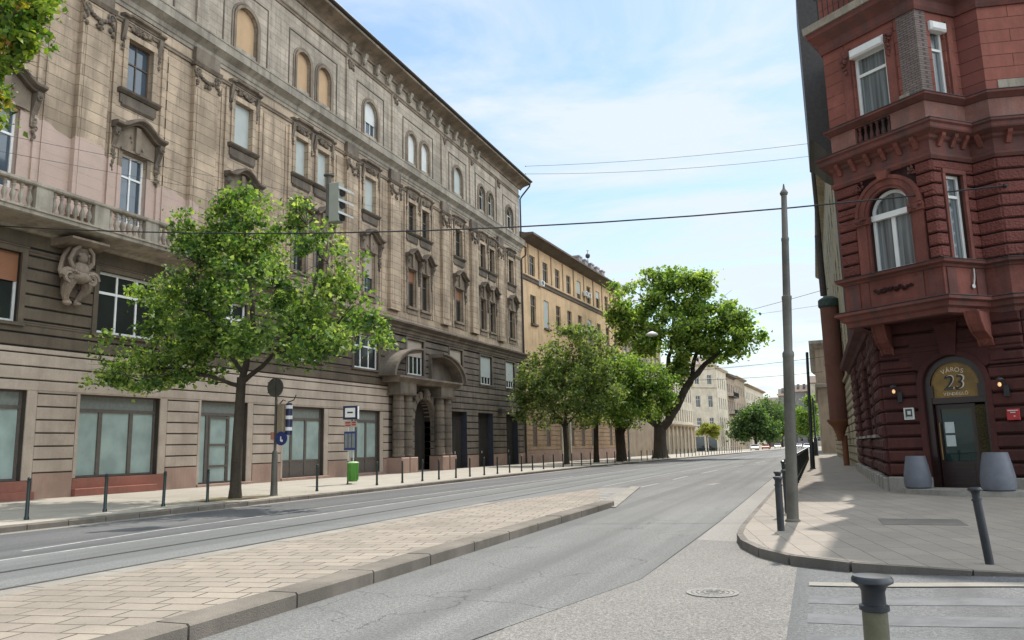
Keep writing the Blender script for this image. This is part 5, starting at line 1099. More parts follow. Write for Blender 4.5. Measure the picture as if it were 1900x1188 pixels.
# ---------------------------------------------------------------- trees
M['bark']=stone('bark',(.075,.058,.042),(.045,.035,.026),dirt=(.02,.016,.012),stain=.5,bump=1.,fine=18)
M['leafa']=leafm('maple_leaves',[(.03,.07,.018),(.085,.155,.034),(.19,.27,.065),(.38,.43,.14)],.45)
M['leafb']=leafm('dull_green_leaves',[(.05,.085,.026),(.11,.16,.045),(.20,.25,.08),(.32,.33,.14)],.4)
M['leafc']=leafm('bright_green_leaves',[(.05,.10,.025),(.12,.20,.04),(.22,.31,.065),(.33,.39,.10)],.45)
M['leafd']=leafm('plane_tree_leaves',[(.05,.10,.025),(.13,.21,.045),(.25,.33,.075),(.40,.44,.14)],.5)
M['leafy']=leafm('yellow_leaves',[(.12,.16,.03),(.24,.25,.05),(.36,.28,.05)],.4)
M['leaff']=leafm('far_tree_leaves',[(.045,.085,.032),(.085,.14,.045),(.14,.20,.06)],.4)
M['leafau']=leafm('turning_leaves',[(.03,.07,.014),(.07,.135,.02),(.16,.23,.03),(.26,.29,.04)],.45,aut=((.26,.10,.03),(.42,.34,.03)))
def leaves(centers,n_per,spread,size,seed,flat=.55):
    g=np.random.default_rng(seed); C=np.repeat(centers[:,:3],n_per,axis=0); S=np.repeat(spread,n_per)[:,None] if hasattr(spread,'__len__') else spread
    P=C+g.normal(0,1,C.shape)*S*np.array([1,1,.7]); n=len(P)
    nz=g.normal(0,1,(n,3)); nz[:,2]=np.abs(nz[:,2])*.6+flat; nz/=np.linalg.norm(nz,axis=1)[:,None]
    a=np.cross(nz,g.normal(0,1,(n,3))); a/=np.linalg.norm(a,axis=1)[:,None]; b=np.cross(nz,a)
    s=size*g.uniform(.42,1.4,(n,1)); 
    v=np.stack([P-a*s*.5, P+b*s*.38+nz*s*.1-a*s*.05, P+a*s*.5-nz*s*.12, P-b*s*.38+nz*s*.1-a*s*.05],axis=1).reshape(-1,3)
    return v
def leafobj(name,V,mat,parent):
    off=WORLD[parent.name]; V=V-np.array(off); n=len(V)//4; me=bpy.data.meshes.new(name)
    me.vertices.add(n*4); me.vertices.foreach_set('co',V.astype(np.float32).ravel()); me.loops.add(n*4); me.loops.foreach_set('vertex_index',np.arange(n*4,dtype=np.int32))
    me.polygons.add(n); me.polygons.foreach_set('loop_start',np.arange(0,n*4,4,dtype=np.int32)); me.update(calc_edges=True); me.materials.append(mat)
    o=bpy.data.objects.new(name,me); COL.objects.link(o); o.parent=parent; WORLD[o.name]=off; return o
def tree(label,loc,trunk,limbs,lobes,nleaf,size,mat,seed,group='street trees',clr=.42,per=26,name='street_tree',flat=.45,twr=.03):
    rt=thing(name,label,'tree',loc,group); rd=random.Random(seed); g=np.random.default_rng(seed); bx,by,bz=loc
    mb=MB(); pts=[(bx+p[0],by+p[1],p[2]) for p,_ in trunk]; rs=[r for _,r in trunk]
    tube(mb,ident,[(pts[0][0],pts[0][1],bz-.05)]+pts[1:],rs,12)
    build('trunk',mb,M['bark'],rt,True)
    mb=MB(); nodes=[Vector(pts[-1])]
    for L_ in limbs:
        q=[Vector((bx+p[0],by+p[1],p[2])) for p,_ in L_]; r_=[r for _,r in L_]
        # subdivide with a little wander
        qq=[];rr=[]
        for i in range(len(q)-1):
            for k in range(3):
                t_=k/3; p=q[i].lerp(q[i+1],t_); 
                if k: p+=Vector((rd.uniform(-1,1),rd.uniform(-1,1),rd.uniform(-1,1)))*r_[i]*.5
                qq.append(p); rr.append(r_[i]+(r_[i+1]-r_[i])*t_)
        qq.append(q[-1]); rr.append(r_[-1]); tube(mb,ident,qq,rr,9); nodes+=qq[2:]
    if limbs: build('limb',mb,M['bark'],rt,True)
    mb=MB(); cents=[];w_=[]
    for dx,dy,z,rx,rz in lobes:
        c=Vector((bx+dx,by+dy,z)); ok=[n_ for n_ in nodes if n_.z<c.z+rz*.3] or nodes; s=min(ok,key=lambda n_:(n_-c).length)
        mid=s.lerp(c,.5)+Vector((0,0,(c-s).length*.08)); k=.35+.15*(c-s).length*twr*4
        r0=max(.02,twr*(1+(c-s).length*.3)); tube(mb,ident,[s,s.lerp(mid,.5)+Vector((rd.uniform(-.1,.1),rd.uniform(-.1,.1),0)),mid,c],[r0,r0*.8,r0*.6,r0*.35],6)
        for q in range(9):
            a=rd.uniform(0,2*PI); b_=rd.uniform(-.4,1); e=c+Vector((math.cos(a)*rx*.85,math.sin(a)*rx*.75,b_*rz*.85)); st=mid.lerp(c,rd.uniform(.2,1)); m2=st.lerp(e,.5)+Vector((0,0,rx*.08))
            tube(mb,ident,[st,m2,e],[r0*.4,r0*.25,r0*.1],4)
        vol=rx*rx*rz; w_.append(vol**.62)
    build('branches',mb,M['bark'],rt)
    W=sum(w_)
    for (dx,dy,z,rx,rz),wt in zip(lobes,w_):
        m=max(3,int(nleaf*wt/W/per)); d=g.normal(0,1,(m,3)); d/=np.linalg.norm(d,axis=1)[:,None]; rr=g.uniform(.35,1.,(m,1))**.6
        
        ks=max(5,int(3+4*rx*rz)) if size<.3 else max(7,int(4+1.3*rx*rz)); sd_=g.normal(0,1,(ks,3)); sd_/=np.linalg.norm(sd_,axis=1)[:,None]; sd_*=g.uniform(.45,1.02,(ks,1)); sub=sd_[g.integers(0,ks,m)]
        q_=sub+d*g.uniform(0,.38,(m,1)); keep=g.uniform(0,1,(m,1))<.8; q_=np.where(keep,q_,d*rr)
        cents.append(np.array([bx+dx,by+dy,z])+q_*np.array([rx,rx*.85,rz]))
    Cn=np.concatenate(cents); sp=g.uniform(.6,1.25,len(Cn))*clr
    leafobj('crown',leaves(Cn,per,sp,size,seed+1,flat),mat,rt); return rt
G='street trees'
tree('leafy young maple with a straight dark trunk beside the round sign post',(-18.4,21.8,.13),[((0,0,0),.24),((.0,0,.5),.19),((.02,0,2.2),.17),((.1,0,4.2),.15)],
 [[((.1,0,4.1),.12),((.5,.1,5.6),.10),((.3,0,7.6),.07),((.0,0,9.6),.03)],[((.1,0,4.0),.09),((1.2,.2,4.9),.07),((2.6,.3,6.2),.05),((3.0,.3,8.2),.025)],[((.08,0,3.9),.08),((-1.2,0,4.3),.06),((-2.8,.2,4.7),.045),((-5.2,0,4.8),.02)],[((.1,0,4.4),.08),((-.8,-.4,6.0),.06),((-1.6,-.6,7.6),.03)],[((1.2,.2,4.9),.06),((3.,0,5.4),.04),((4.8,.4,5.7),.02)]],
 [(-0.1,0,9.7,1.7,1.2),(-.5,.3,10.3,1.0,.6),(-1.2,0,9.3,1.2,1.1),(-0.9,-1,8.3,1.9,1.3),(2.1,.5,9.8,.7,.8),(3.2,.5,8.0,1.4,1.4),(1.9,-1.5,6.9,1.8,1.1),(-3.0,.5,7.0,2.0,1.3),(3.9,0,5.8,1.8,1.2),(5.1,.5,5.6,.9,.6),(-2.0,1,5.6,2.1,1.0),(2.4,-1,5.2,1.9,.7),(-3.5,-.5,5.3,2.0,.9),(-6.0,0,4.7,1.1,.5),(-3.9,-1,4.2,1.5,.35),(-1.8,0,4.4,1.0,.4),(-.8,1.5,9.0,1.7,1.2),(1.4,1.5,6.2,2.0,1.4),(-4.4,1,4.7,1.1,.7),(-2.0,-.5,6.6,1.6,1.2),(-.2,0,5.5,1.5,.8)],
 29000,.165,M['leafa'],12,G,.2,32)
tree('street tree with a thin dull olive crown, just right of the brown palace',(-20.6,66.9,.13),[((0,0,0),.28),((0,0,1),.2),((-.1,0,3.4),.18)],
 [[((-.1,0,3.3),.15),((.4,0,6),.1),((.9,0,9.5),.04)],[((-.1,0,3.3),.13),((-1.2,0,5.2),.09),((-1.8,0,8),.04)],[((-.1,0,3.4),.1),((1.6,.3,5),.07),((2.7,1,8),.03)]],
 [(.8,0,10.7,2.6,2.0),(-1.8,0,8.4,2.4,2.0),(1.7,0,7.7,2.9,2.5),(-2.6,0,5.6,1.8,1.7),(1.1,0,4.8,3.0,1.4),(2.7,2,9.3,2.0,2.0),(.3,-2,6.7,2.5,2.4),(-3.4,0,7.2,1.7,1.6),(-3.6,0,5.,1.4,1.2),(3.6,0,6.2,1.8,1.6)],15000,.27,M['leafb'],21,G,.36,26,twr=.045)
tree('smaller bright green tree half behind the dull olive tree',(-20.0,74.7,.13),[((0,0,0),.32),((0,0,1),.26),((.1,0,3.6),.22)],
 [[((.1,0,3.4),.16),((1,0,6),.1),((1.6,0,8.5),.04)]],[(1.2,0,7.6,2.7,2.4),(1.6,0,4.9,2.6,1.4),(2.9,0,8.9,2.1,1.8),(-.8,.5,6,2.2,1.8),(-1.2,0,8.5,1.8,1.8)],12000,.29,M['leafc'],31,G,.36,30,twr=.04)
tree('thick trunked bright green tree left of the tallest leaning tree',(-18.3,78,.13),[((0,0,0),.6),((0,0,1),.5),((-.1,0,3.8),.46),((-.2,0,5.5),.4)],
 [[((0,0,2.6),.16),((1.4,0,4.6),.12),((3.2,0,6.5),.05)],[((-.1,0,5),.2),((.6,0,7.),.1),((1.2,0,9),.04)]],[(1.3,0,8.6,2.6,1.9),(3.4,0,6.3,2.1,2.1),(1.1,0,5.0,2.6,1.6),(3.2,0,8.4,2.1,1.5),(.4,-1.5,6.6,2.2,1.9),(4.6,0,7.2,1.4,1.4)],11000,.29,M['leafc'],41,G,.36,30,twr=.04)
tree('tallest street tree with a black forked trunk leaning right over the road',(-17.5,94.8,.13),[((0,0,0),1.15),((0,0,.6),.85),((.05,0,2.2),.75),((.13,0,3.7),.72)],
 [[((.2,0,3.4),.55),((1.4,0,4.9),.48),((2.7,0,6.9),.45),((4.0,0,9.0),.42),((5.3,0,10.4),.33),((7.2,0,12.0),.2),((9.2,0,13.2),.08)],[((0,0,3.3),.45),((-1.2,0,5.2),.4),((-2.3,0,7.4),.3),((-2.6,0,10),.18),((-2.,0,14),.08)],[((4.0,0,9.0),.3),((4.6,0,11.5),.25),((5.6,0,15),.15),((5,0,19),.05)],[((-.1,0,3.7),.3),((.6,0,7),.25),((1.2,0,9.8),.35),((2.0,0,13),.2),((2.4,0,17),.1),((2,0,20.5),.04)]],
 [(-1.4,0,19.2,3.6,3.8),(3.3,0,20.1,3.6,2.8),(7.,0,17.2,3.2,3.3),(2.7,-2,15.0,4.2,3.),(8.6,0,13.4,3.2,2.),(10.8,0,14.2,1.8,2.3),(-1.6,0,14.2,3.4,2.5),(5.1,2,12.8,3.4,2.),(2.1,0,10.2,2.4,2.),(.6,0,22.1,2.3,1.6),(5.4,-1,20.6,2.3,1.4),(-2.7,0,6.6,2.6,1.4),(4.9,1,16.6,3.6,3.4),(-3.9,0,16.6,2.2,2.),(9.6,0,16.4,1.6,1.6),(.8,0,7.2,1.6,2.),(-4.3,0,18.,1.4,1.2)],
 25000,.46,M['leafd'],51,G,.5,34,twr=.07)
tree('little yellow leaved tree in front of the cream corner building',(-21.2,168,.13),[((0,0,0),.14),((0,0,3.2),.1)],[],[(.6,0,5.0,1.6,1.2),(1.7,0,4.3,1.2,1.3),(-.8,0,4.3,1.2,1.1)],3000,.38,M['leafy'],61,G,.4,20)
for i,(lb,loc,lob) in enumerate([('dark green far tree with low spreading crown, left end of the distant row',(-13,190,.13),[(-1.2,0,6.6,3.0,3.1),(1.1,0,5.2,2.8,3.),(-3.5,0,4.8,2.1,2.4),(3,0,4.4,2.2,2.2),(0,0,8.6,2,1.6)]),('dark green far tree with the highest crown of the distant row',(-12.5,235,.13),[(.2,0,9.6,4.8,5.0),(2.2,0,6.5,3.9,4.3),(-1.9,0,10.4,3.,3.),(-4,0,6,2.6,3)]),('far green tree behind the tall pole, right end of the distant row',(-11,290,.13),[(-4.5,0,8.5,3.2,4),(1.3,0,11.6,4.6,4.6),(4.,0,7.4,3.8,4.1),(6.8,0,10.2,3,3.7),(-2,0,7,3,3.6)])]):
    tree(lb,loc,[((0,0,0),.35),((0,0,3.5),.28)],[],lob,6000,.62,M['leaff'],71+i,G,.8,22,twr=.06)
tree('light green far tree beyond the right pavement railing, next to the thin pole',(-1.2,190,.13),[((0,0,0),.25),((0,0,3.5),.2)],[],[(-.2,0,7.7,1.8,3.3),(.9,0,10.5,1.5,1.8),(.9,0,5.3,1.4,2.2),(-1.6,0,5.5,1.3,2.)],4000,.5,M['leafc'],81,G,.6,20)
tree('low far green tree between the two poles at the road end',(-2.5,300,.13),[((0,0,0),.3),((0,0,3.),.2)],[],[(-1.9,0,7.5,3.0,3.4),(-3.6,0,9.5,2.4,2.7),(.8,0,6,2,3)],4000,.6,M['leaff'],91,G,.8,20)
tree('near maple at the left picture edge with leaves turning yellow and brown',(-18.0,10.3,.13),[((0,0,0),.26),((0,0,2.5),.2),((.1,0,4.6),.17)],[[((.1,0,4.6),.14),((.4,0,7),.1),((1.5,.1,9.8),.05)],[((.1,0,4.6),.12),((-1.6,0,7),.07),((-3,0,9),.03)],[((.4,0,7),.07),((1.8,.1,8.6),.04),((3.1,.1,9.5),.02)]],
 [(3.25,0,10.75,.85,.55),(3.55,0,9.95,.55,.5),(3.1,0,9.65,.75,.5),(2.9,0,8.75,.5,.5),(3.85,0,10.6,.45,.35),(1.6,0,10.7,1.5,1.2),(1.4,0,9.4,1.2,.8),(-.4,0,12.5,2.2,1.7),(2.3,0,12.4,1.7,1.0),(-1.5,0,9.5,2,1.5),(-3,0,8,1.8,1.2),(.2,0,8,1.2,1.)],26000,.15,M['leafau'],101,G,.15,22,flat=.3)
# leaf litter and soil patch at the foot of the young maple
mb=MB(); mb.add([(-18.4+.95*math.cos(a*PI/12)*(1+.12*math.sin(a*3)),21.8+1.7*math.sin(a*PI/12)*(1+.1*math.cos(a*5)),.135) for a in range(24)],[tuple(range(24))]); tag(build('soil_patch',mb,plain('soil',(.13,.10,.06),.95,0,.4,9)),kind='structure')
litter=thing('leaf_litter','fallen yellow brown leaves on the soil at the foot of the young maple','fallen leaves',(-18.4,21.8,.13),kind='stuff')
g=np.random.default_rng(5); C=np.column_stack([-18.3+g.normal(0,1.0,60),21.8+g.normal(0,2.2,60),np.full(60,.15)]); V=leaves(C,9,.18,.08,6,3.); V[:,2]=.14+np.abs(V[:,2]-.15)*.05; V[:,0]=np.minimum(V[:,0],-16.75); leafobj('leaves',V,M['leafy'],litter)
# ---------------------------------------------------------------- bollards, poles, railing
M['bgreen']=plain('dark_green_bollard_paint',(.008,.018,.016),.38,.1,.3,5); M['bdark']=plain('dark_grey_bollard_paint',(.022,.024,.028),.38,.1,.3,5); M['pole']=plain('grey_green_pole_paint',(.095,.086,.07),.55,.1,.3,3)
def bollard_l(x,y,label,h=1.02,mat='bgreen'):
    r=thing('bollard',label,'bollard',(x,y,.13),'bollards along the left kerb'); T=lambda u,v,w:(x+u,y+w,.13+v)
    mb=MB(); lathe(mb,T,0,0,0,[(.06,0),(.06,.05),(.045,.09),(.043,h-.14),(.052,h-.13),(.052,h-.10),(.03,h-.085)],12); build('post',mb,M[mat],r,True)
    mb=MB(); blob(mb,T,0,h-.05,0,.048,.048,.048,10,8); build('ball_top',mb,M[mat],r,True); return r
def mkb(i,y,x): 
    near=['first dark green ball topped bollard from the left picture edge','second bollard from the left edge, before the red granite sill','third bollard from the left edge, before the shop pier','bollard just left of the young maple trunk','lone bollard between the round sign post and the green bin','first bollard right of the green bin','bollard before the left portal columns','bollard before the left half of the arched gate','bollard before the right half of the arched gate','bollard before the right portal columns','bollard before the first dark doorway','bollard before the pier after the first dark doorway','bollard before the second dark doorway','bollard before the third dark doorway','bollard at the end of the brown palace']
    return near[i] if i<15 else ORD[i-15]+' thin dark bollard past the end of the brown palace'
yb=[(-18,13.95),(-18.1,16.3),(-18,18.25),(-18,20.05),(-18,25.9),(-18.1,30.5),(-18,32.6),(-17.9,34.4),(-17.9,36.2),(-17.8,38.),(-17.8,39.8),(-17.8,41.8),(-17.8,43.8),(-17.8,45.8),(-17.9,48.2)]
y=50.6
while y<150:
    if min(abs(y-t_) for t_ in (66.9,74.7,78,94.8))>1.0: yb.append((bend(-18.0,y,60),y))
    y+=2.3
proto=None
for i,(x,y) in enumerate(yb):
    if proto is None: proto=bollard_l(x,y,mkb(0,y,x))
    else: c=dup(proto,(x,y,.13)); c['label']=mkb(i,y,x)
    if i>0: c.rotation_euler=(random.uniform(-.015,.015),random.uniform(-.015,.015),0)
def bollard_r(x,y,z,lean,label,h=.87,rb=.05,rc=.09,mat='bdark'):
    r=thing('bollard',label,'bollard',(x,y,z),'flat capped bollards on the right'); T=lambda u,v,w:(x+u,y+w,z+v)
    mb=MB(); lathe(mb,T,0,0,0,[(rb*1.05,0),(rb*1.05,h-.15)],20); build('post',mb,M[mat],r,True)
    mb=MB(); lathe(mb,T,0,h-.15,0,[(rb*1.05,0),(rb*1.25,.005),(rb*1.25,.025),(rb*1.0,.03),(rb*.98,.085),(rb*1.2,.11),(rc,.125),(rc,.14),(rc*.9,.152),(rc*.3,.158)],24); build('cap',mb,M['bdark'],r,True)
    r.rotation_euler=lean; return r
M['olive']=plain('worn_olive_bollard_paint',(.10,.092,.055),.5,.1,.35,7,.5,.3)
bollard_r(.175,4.0,.0,(0,.01,0),'nearest bollard, worn olive post with black mushroom cap at the bottom edge',.95,.051,.088,'olive')
bollard_r(1.74,10.62,.13,(0,R(-4.5),0),'leaning black bollard on the right pavement before the restaurant',.86,.045,.075)
bollard_r(-.66,13.95,.13,(0,R(1),0),'slim dark bollard at the corner just before the tall pole',.87,.055,.08)
bollard_r(-.76,16.5,.13,(0,0,0),'dark bollard hidden half behind the tall pole, nearer one',.87,.055,.08); bollard_r(-.66,17.4,.13,(0,0,0),'dark bollard behind the tall pole at the railing start',.87,.055,.08)
def pole(x,y,top,h,prof,label,cap=True,mat='pole'):
    r=thing('tram_pole',label,'pole',(x,y,.13),'tall steel poles on the right pavement'); lx=(top[0]-x)/h; ly=(top[1]-y)/h; T=lambda u,v,w:(x+u+lx*v,y+w+ly*v,.13+v)
    mb=MB(); lathe(mb,T,0,0,0,prof,20); build('mast',mb,M[mat],r,True)
    mb=MB(); lathe(mb,T,0,0,0,[(prof[0][0]*1.25,0),(prof[0][0]*1.25,.03),(prof[0][0]*1.02,.05)],20); build('foot',mb,M[mat],r,True)
    if cap: mb=MB(); a=prof[-1][0]; lathe(mb,T,0,h-.02,0,[(a*1.3,0),(a*1.5,.04),(a*1.1,.08),(a*.5,.12),(a*.35,.17),(a*.2,.22)],14); build('finial',mb,M[mat],r,True)
    return r
pole(-.52,15.58,(-.21,15.58),6.2,[(.108,0),(.105,.4),(.099,3.0),(.107,3.03),(.107,3.1),(.080,3.14),(.086,4.1),(.092,4.12),(.092,4.18),(.07,4.2),(.066,5.25),(.072,5.27),(.072,5.32),(.058,5.34),(.052,6.2)],'tall grey stepped steel pole standing on the right kerb corner')
mb=MB(); T=lambda u,v,w:(-.52+u+.05*v,15.58+w,.13+v)
pole(-.3,46.5,(-.1,46.5),6.4,[(.13,0),(.12,1.4),(.085,1.5),(.075,6.4)],'thin dark pole standing behind the tall pole by the railing',False,'bdark')
pole(-.1,92,(.0,92),6.2,[(.22,0),(.2,1.8),(.1,2.),(.09,6.2)],'distant dark pole near the end of the railing',False,'bdark')
def rail_panel(x,y0,L_,label):
    r=thing('railing',label,'railing',(x,y0,.13),'dark railing panels along the right kerb')
    for q in (0,): mb=MB(); lathe(mb,lambda u,v,w:(x+u,y0+w,.13+v),0,0,0,[(.035,0),(.035,.98),(.05,1.0),(.05,1.03),(.02,1.05)],10); build('post',mb,M['bgreen'],r,True)
    for z in (.22,.92): mb=MB(); B(mb,lambda u,v,w:(x+w,y0+u,.13+v),.03,L_-.03,z,z+.045,-.02,.02); build('rail',mb,M['bgreen'],r)
    mb=MB(); k=int(L_/.115)
    for q in range(1,k): yy=y0+L_*q/k; B(mb,lambda u,v,w:(x+w,yy+u,.13+v),-.011,.011,.26,.92,-.011,.011)
    build('bars',mb,M['bgreen'],r); return r
pr=None;k=0
for k in range(27):
    y0_=18.3+2.02*k; lb=['first dark green railing panel right behind the tall pole','second dark green railing panel behind the tall pole'][k] if k<2 else ORD[k]+' dark green railing panel counted from the tall pole'
    if pr is None: pr=rail_panel(-.72,y0_,2.0,lb)
    else: c=dup(pr,(-.72,y0_,.13)); c['label']=lb
# round sign post on the left
TSg=lambda u,v,w:(-17.94+u,23.24+w,.13+v)
r=thing('sign_post','grey post with the grey back of a round traffic sign beside the young maple','sign',(-17.94,23.24,.13))
mb=MB(); lathe(mb,TSg,0,0,0,[(.15,0),(.13,.05),(.115,.6),(.105,1.5),(.06,1.56),(.05,1.6),(.048,4.15)],14); build('post',mb,M['pole'],r,True)
rot=R(0); mb=MB()
lathe(mb,lambda u,v,w:TSg(u,w,v),.0,-.09,3.8,[(.34,.0),(.345,.015),(.345,.03)],28); build('round_disc',mb,M['pole'],r)
mb=MB(); B(mb,TSg,-.3,.3,3.6,3.63,-.13,-.10); B(mb,TSg,-.3,.3,3.96,3.99,-.13,-.10); B(mb,TSg,-.03,.03,3.45,4.12,-.135,-.10); build('clamp',mb,M['pole'],r)
r=thing('signal_box','tan box with a dark blue and white striped side board and a blue round sign','signal',(-17.6,23.24,2.2))
M['tanbox']=plain('tan_box',(.27,.21,.14),.6,0,.15,8); M['navy']=plain('navy_blue_enamel',(.012,.014,.06),.4); M['signblue']=plain('sign_blue',(.015,.03,.13),.35); M['bincol']=plain('bin_green',(.07,.24,.03),.4,0,.12,5)
mb=MB(); CB(mb,lambda u,v,w:TSg(u,v,-w),.12,.40,2.15,3.2,-.12,.12,.03); build('box',mb,M['tanbox'],r)
mb=MB(); lathe(mb,TSg,.56,2.1,0,[(.11,0),(.115,.1),(.11,1.08),(.09,1.12)],14); col_=build('striped_column',mb,M['navy'],r,True)
for v in (2.25,2.65,3.02): mb=MB(); lathe(mb,TSg,.56,v,0,[(.122,0),(.122,.12)],14); build('white_stripe',mb,M['white'],col_,True)
mb=MB(); lathe(mb,lambda u,v,w:TSg(u,w,v),.36,-.16,1.98,[(.24,0),(.245,.02),(.24,.05)],24); build('blue_disc',mb,M['signblue'],r); mb=MB(); B(mb,TSg,.34,.38,1.88,2.05,-.175,-.16); B(mb,TSg,.38,.44,1.86,1.94,-.175,-.161); build('white_mark',mb,M['white'],r)
mb=MB(); tube(mb,TSg,[(.05,3.1,0),(.3,3.35,0),(.4,3.3,0)],.02,6); tube(mb,TSg,[(.5,3.25,0),(.75,3.32,0),(.85,3.5,0)],.02,6); tube(mb,TSg,[(.03,2.35,0),(.3,2.45,0)],.025,6); build('bracket',mb,M['black'],r)
# tram stop sign
r=thing('tram_stop_sign','tram stop sign on two thin poles with a blue timetable board','stop sign',(-20.45,32.06,.13)); TT=lambda u,v,w:(-20.45+u*.97+w*.2,32.06+u*.2-w*.97,.13+v)
mb=MB(); lathe(mb,TT,-.12,0,0,[(.03,0),(.028,3.0)],10); build('pole',mb,M['whiteold'],r,True); mb=MB(); lathe(mb,TT,.14,.9,0,[(.025,0),(.025,2.1)],10); build('pole',mb,M['whiteold'],r,True)
mb=MB(); CB(mb,TT,-.36,.36,2.98,3.62,-.12,.12,.02); bx_=build('sign_box',mb,M['navy'],r)
mb=MB(); B(mb,TT,-.25,.25,3.08,3.52,.12,.128); B(mb,TT,.361,.372,3.0,3.6,-.1,.1); build('white_field',mb,M['white'],bx_)
mb=MB(); B(mb,TT,-.14,.14,3.27,3.34,.128,.134); build('dash_symbol',mb,M['black'],bx_)
mb=MB(); B(mb,TT,-.3,.3,2.62,2.9,-.02,.03); build('route_plate',mb,M['beigeblind'],r)
mb=MB()
for a,b_,c in ((-.26,-.02,2.8),(.05,.25,2.8),(-.26,.0,2.68),(.05,.26,2.7)): B(mb,TT,a,b_,c,c+.06,.03,.034)
build('route_text_bar',mb,M['redpaint'],r)
mb=MB(); CB(mb,TT,-.31,.28,1.55,2.42,.03,.09,.02); build('timetable_board',mb,M['signblue'],r)
for k in range(3):
    mb=MB(); B(mb,TT,-.26+k*.18,-.12+k*.18,1.66,2.32,.09,.096); build('timetable_sheet',mb,M['frostband'],r)
# bin
r=thing('litter_bin','bright green litter bin beneath the tram stop sign','bin',(-20.2,31.7,.13)); Tb=lambda u,v,w:(-20.12+u,31.75+w,.13+v)
mb=MB(); lathe(mb,Tb,0,.12,0,[(.2,0),(.23,.05),(.25,.6),(.27,.82),(.27,.86),(.24,.86)],20); build('body',mb,M['bincol'],r,True)
mb=MB()
for k in range(10): a=k*2*PI/10; B(mb,(lambda a: lambda u,v,w:Tb((.24+w)*math.cos(a)-u*math.sin(a),v,(.24+w)*math.sin(a)+u*math.cos(a)))(a),-.02,.02,.2,.85,-.01,.022)
build('rib',mb,M['bincol'],r)
mb=MB(); lathe(mb,Tb,0,.95,0,[(.275,0),(.28,.03),(.23,.06),(.08,.08)],20); build('lid',mb,plain('pale_green_lid',(.35,.50,.25),.4),r,True)
mb=MB(); lathe(mb,Tb,-.27,0,0,[(.05,0),(.035,.03),(.035,1.05)],10); B(mb,Tb,-.3,-.1,.0,.03,-.1,.1); build('post',mb,M['black'],r)
# ---------------------------------------------------------------- overhead cables and hanging signal
def cable(label,pts,r_,anc=True,name='overhead_cable'):
    rt=thing(name,label,'cable',pts[0],'overhead tram cables'); mb=MB()
    # resample with a smooth sag
    n=24; P=[]; m=len(pts)
    ts=np.linspace(0,1,m); 
    for i in range(n+1): t_=i/n; P.append(tuple(float(np.interp(t_,ts,[p[k] for p in pts])) for k in range(3)))
    tube(mb,ident,P,r_,5); build('wire',mb,M['black'],rt); 
    for e in (pts[0],pts[-1]): mb=MB(); blob(mb,ident,e[0],e[1],e[2],.06,.06,.06,8,6); build('anchor',mb,M['black'],rt)
def sag(a,b,s,n=9): return [tuple(a[k]+(b[k]-a[k])*i/(n-1)-(s*4*(i/(n-1))*(1-i/(n-1)) if k==2 else 0) for k in range(3)) for i in range(n)]
cable('thick black overhead cable crossing the whole street at the middle of the picture',sag((-26.6,18.2,9.72),(5.2,23.3,8.15),.72,13),.022)
cable('upper thin wire from the palace eaves to the red building roof',sag((-26.9,75.9,31.6),(2.0,74.5,28.9),.35),.018); cable('lower thin wire from the palace eaves to the red building side',sag((-26.9,75.8,30.7),(2.0,80,29.6),.5),.018)
cable('thin wire running low along the brown facade, upper one',sag((-25.2,16.5,12.4),(-26.7,66,22.3),.2),.009); cable('thin wire running low along the brown facade, lower one',sag((-25.2,16.5,11.8),(-26.7,66,21.2),.2),.009)
cable('far thin wire from the big tree to the brown turret, highest of three',sag((-22.5,98,15.2),(1.9,70,14.3),.3),.02); cable('far thin wire over the road, middle of three',sag((-22.3,92,10.2),(1.6,88,10.4),.35),.022); cable('far thin wire over the road, lowest of three',sag((-22.2,90,9.4),(1.2,95,9.4),.45),.022)
r=thing('hanging_traffic_signal','grey green traffic signal with three white edged hoods hanging above the young maple','traffic light',(-13.7,20.3,9.6))
M['sigbox']=plain('grey_green_signal_box',(.26,.265,.21),.5,0,.08,4); TH=lambda u,v,w:(-13.72+u,20.3+w,v)
mb=MB(); CB(mb,lambda u,v,w:TH(u,v,-w),-.05,.33,8.72,10.0,-.16,.14,.02); build('housing',mb,M['sigbox'],r)
mb=MB(); lathe(mb,TH,-.14,8.95,0,[(.09,0),(.085,.02),(.085,1.32),(.17,1.34),(.17,1.38)],12); build('bracket_tube',mb,M['pole'],r,True)
for v in (9.72,9.32,8.92):
    mb=MB(); side_poly(mb,lambda u,v_,w:TH(w,v_,u),[(.33,v+.13),(.70,v-.06),(.68,v-.11),(.33,v+.05)],-.16,.16); h_=build('hood',mb,M['white'],r); mb=MB(); lathe(mb,lambda u,v_,w:TH(v_,u,w),v-.06,.33,0,[(.12,0),(.12,.08)],14); build('lens',mb,M['black'],r)
mb=MB(); tube(mb,TH,[(-.14,8.95,0),(-.1,8.8,0),(.1,8.78,0)],.03,6); build('clamp',mb,M['black'],r)
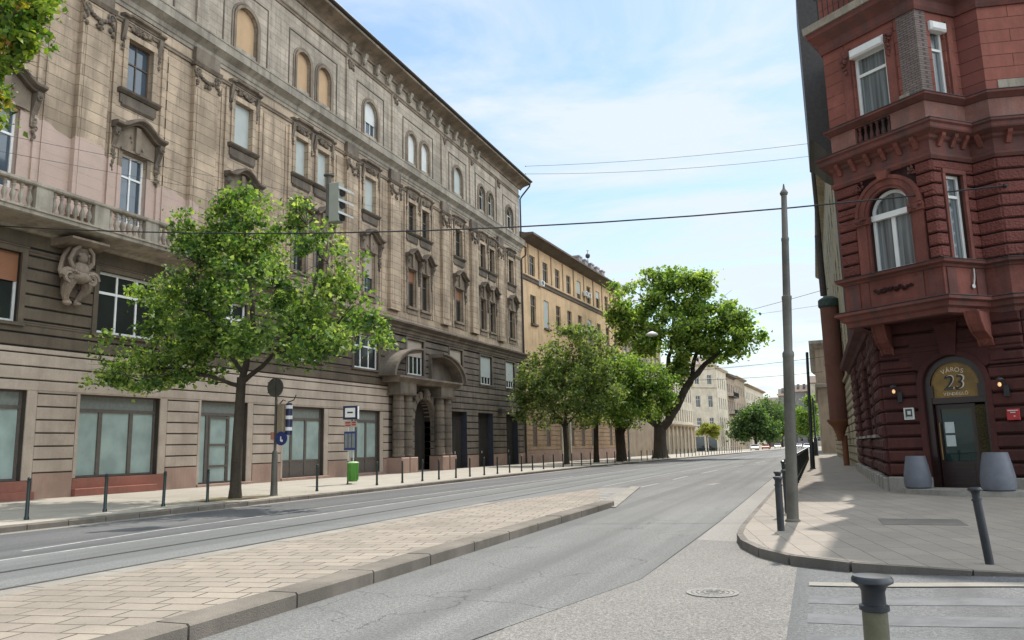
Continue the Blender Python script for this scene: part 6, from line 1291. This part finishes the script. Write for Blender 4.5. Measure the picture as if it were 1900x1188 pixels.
# lamp hanging over the road near the big tree
r=thing('hanging_street_lamp','small white hanging street lamp in front of the tall leaning tree','street lamp',(-15,80,13)); mb=MB(); lathe(mb,lambda u,v,w:(-15+u,80+w,12.75+v),0,0,0,[(.35,0),(.62,.1),(.6,.25),(.3,.4),(.1,.5)],16); build('shade',mb,M['whiteold'],r,True)
mb=MB(); tube(mb,ident,[(-15,80,13.2),(-15,80,13.5)],.04,6); tube(mb,ident,[(-26.4,80,14.2),(-15,80,13.45),(1.9,80,14.6)],.015,4); build('suspension_wire',mb,M['black'],r)
r=thing('lamp_column','thin pale column between the row trees before the ochre building','pole',(-18.,77,.13)); mb=MB(); lathe(mb,lambda u,v,w:(-17.7+u,78.9+w,.13+v),0,0,0,[(.14,0),(.1,1.),(.07,9)],10); build('column',mb,M['whiteold'],r,True); mb=MB(); blob(mb,ident,-17.7,78.9,9.2,.3,.15,.3); build('head',mb,M['whiteold'],r)
# ---------------------------------------------------------------- far parked cars
def car(x,y,rz,colr,label):
    r=thing('parked_car',label,'car',(x,y,.0),'cars at the far end of the street'); c,s=math.cos(rz),math.sin(rz); T=lambda u,v,w:(x+w*c-u*s,y+w*s+u*c,v)
    m=plain('car_paint',colr,.25,.2,.05); mb=MB(); pr=[(-2.1,.35),(-2.15,.75),(-1.9,.9),(-1.2,.95),(-.7,1.4),(.9,1.42),(1.6,1.0),(2.1,.9),(2.15,.4)]
    n=len(pr)
    for (w0,w1) in ((-.85,.85),): mb.add([T(u,v,w0*(.86 if v>1.1 else 1)) for u,v in pr]+[T(u,v,w1*(.86 if v>1.1 else 1)) for u,v in pr],[tuple(range(n))[::-1],tuple(range(n,2*n))]+[(i,(i+1)%n,n+(i+1)%n,n+i) for i in range(n)])
    build('body',mb,m,r); mb=MB(); mb.add([T(-1.16,1.0,-.76),T(-1.16,1.0,.76),T(-.75,1.36,.68),T(-.75,1.36,-.68)],[(0,1,2,3)]); mb.add([T(u,v,w) for w in (-.87,.87) for u,v in ((-1.,1.),(1.3,1.02),(.85,1.35),(-.68,1.33))],[(0,1,2,3),(4,5,6,7)]); build('windows',mb,M['glass'],r)
    for u in (-1.3,1.35):
        for w_ in (-.8,.8): mb=MB(); lathe(mb,lambda a,b_,cc:T(u+a,.33+cc,w_+b_),0,-.1,0,[(.33,0),(.33,.2)],14); build('wheel',mb,M['black'],r)
car(-4.6,228,0,(.6,.6,.6),'white car far down the road just right of the tall pole'); car(-3.0,262,0,(.03,.03,.035),'black car far down the road left of the thin pole'); car(-5.8,250,0,(.4,.42,.45),'silver car far down the road behind the white one'); car(-1.6,170,0,(.65,.65,.65),'pale van like car at the right kerb far away beyond the railing')
car(-12.8,182,.05,(.55,.5,.48),'pale car parked beneath the far left trees'); car(-11.8,205,.05,(.35,.08,.07),'dull red car parked beneath the far left trees'); car(-10.5,240,.05,(.6,.6,.6),'small white car parked in the shade at the far left kerb')
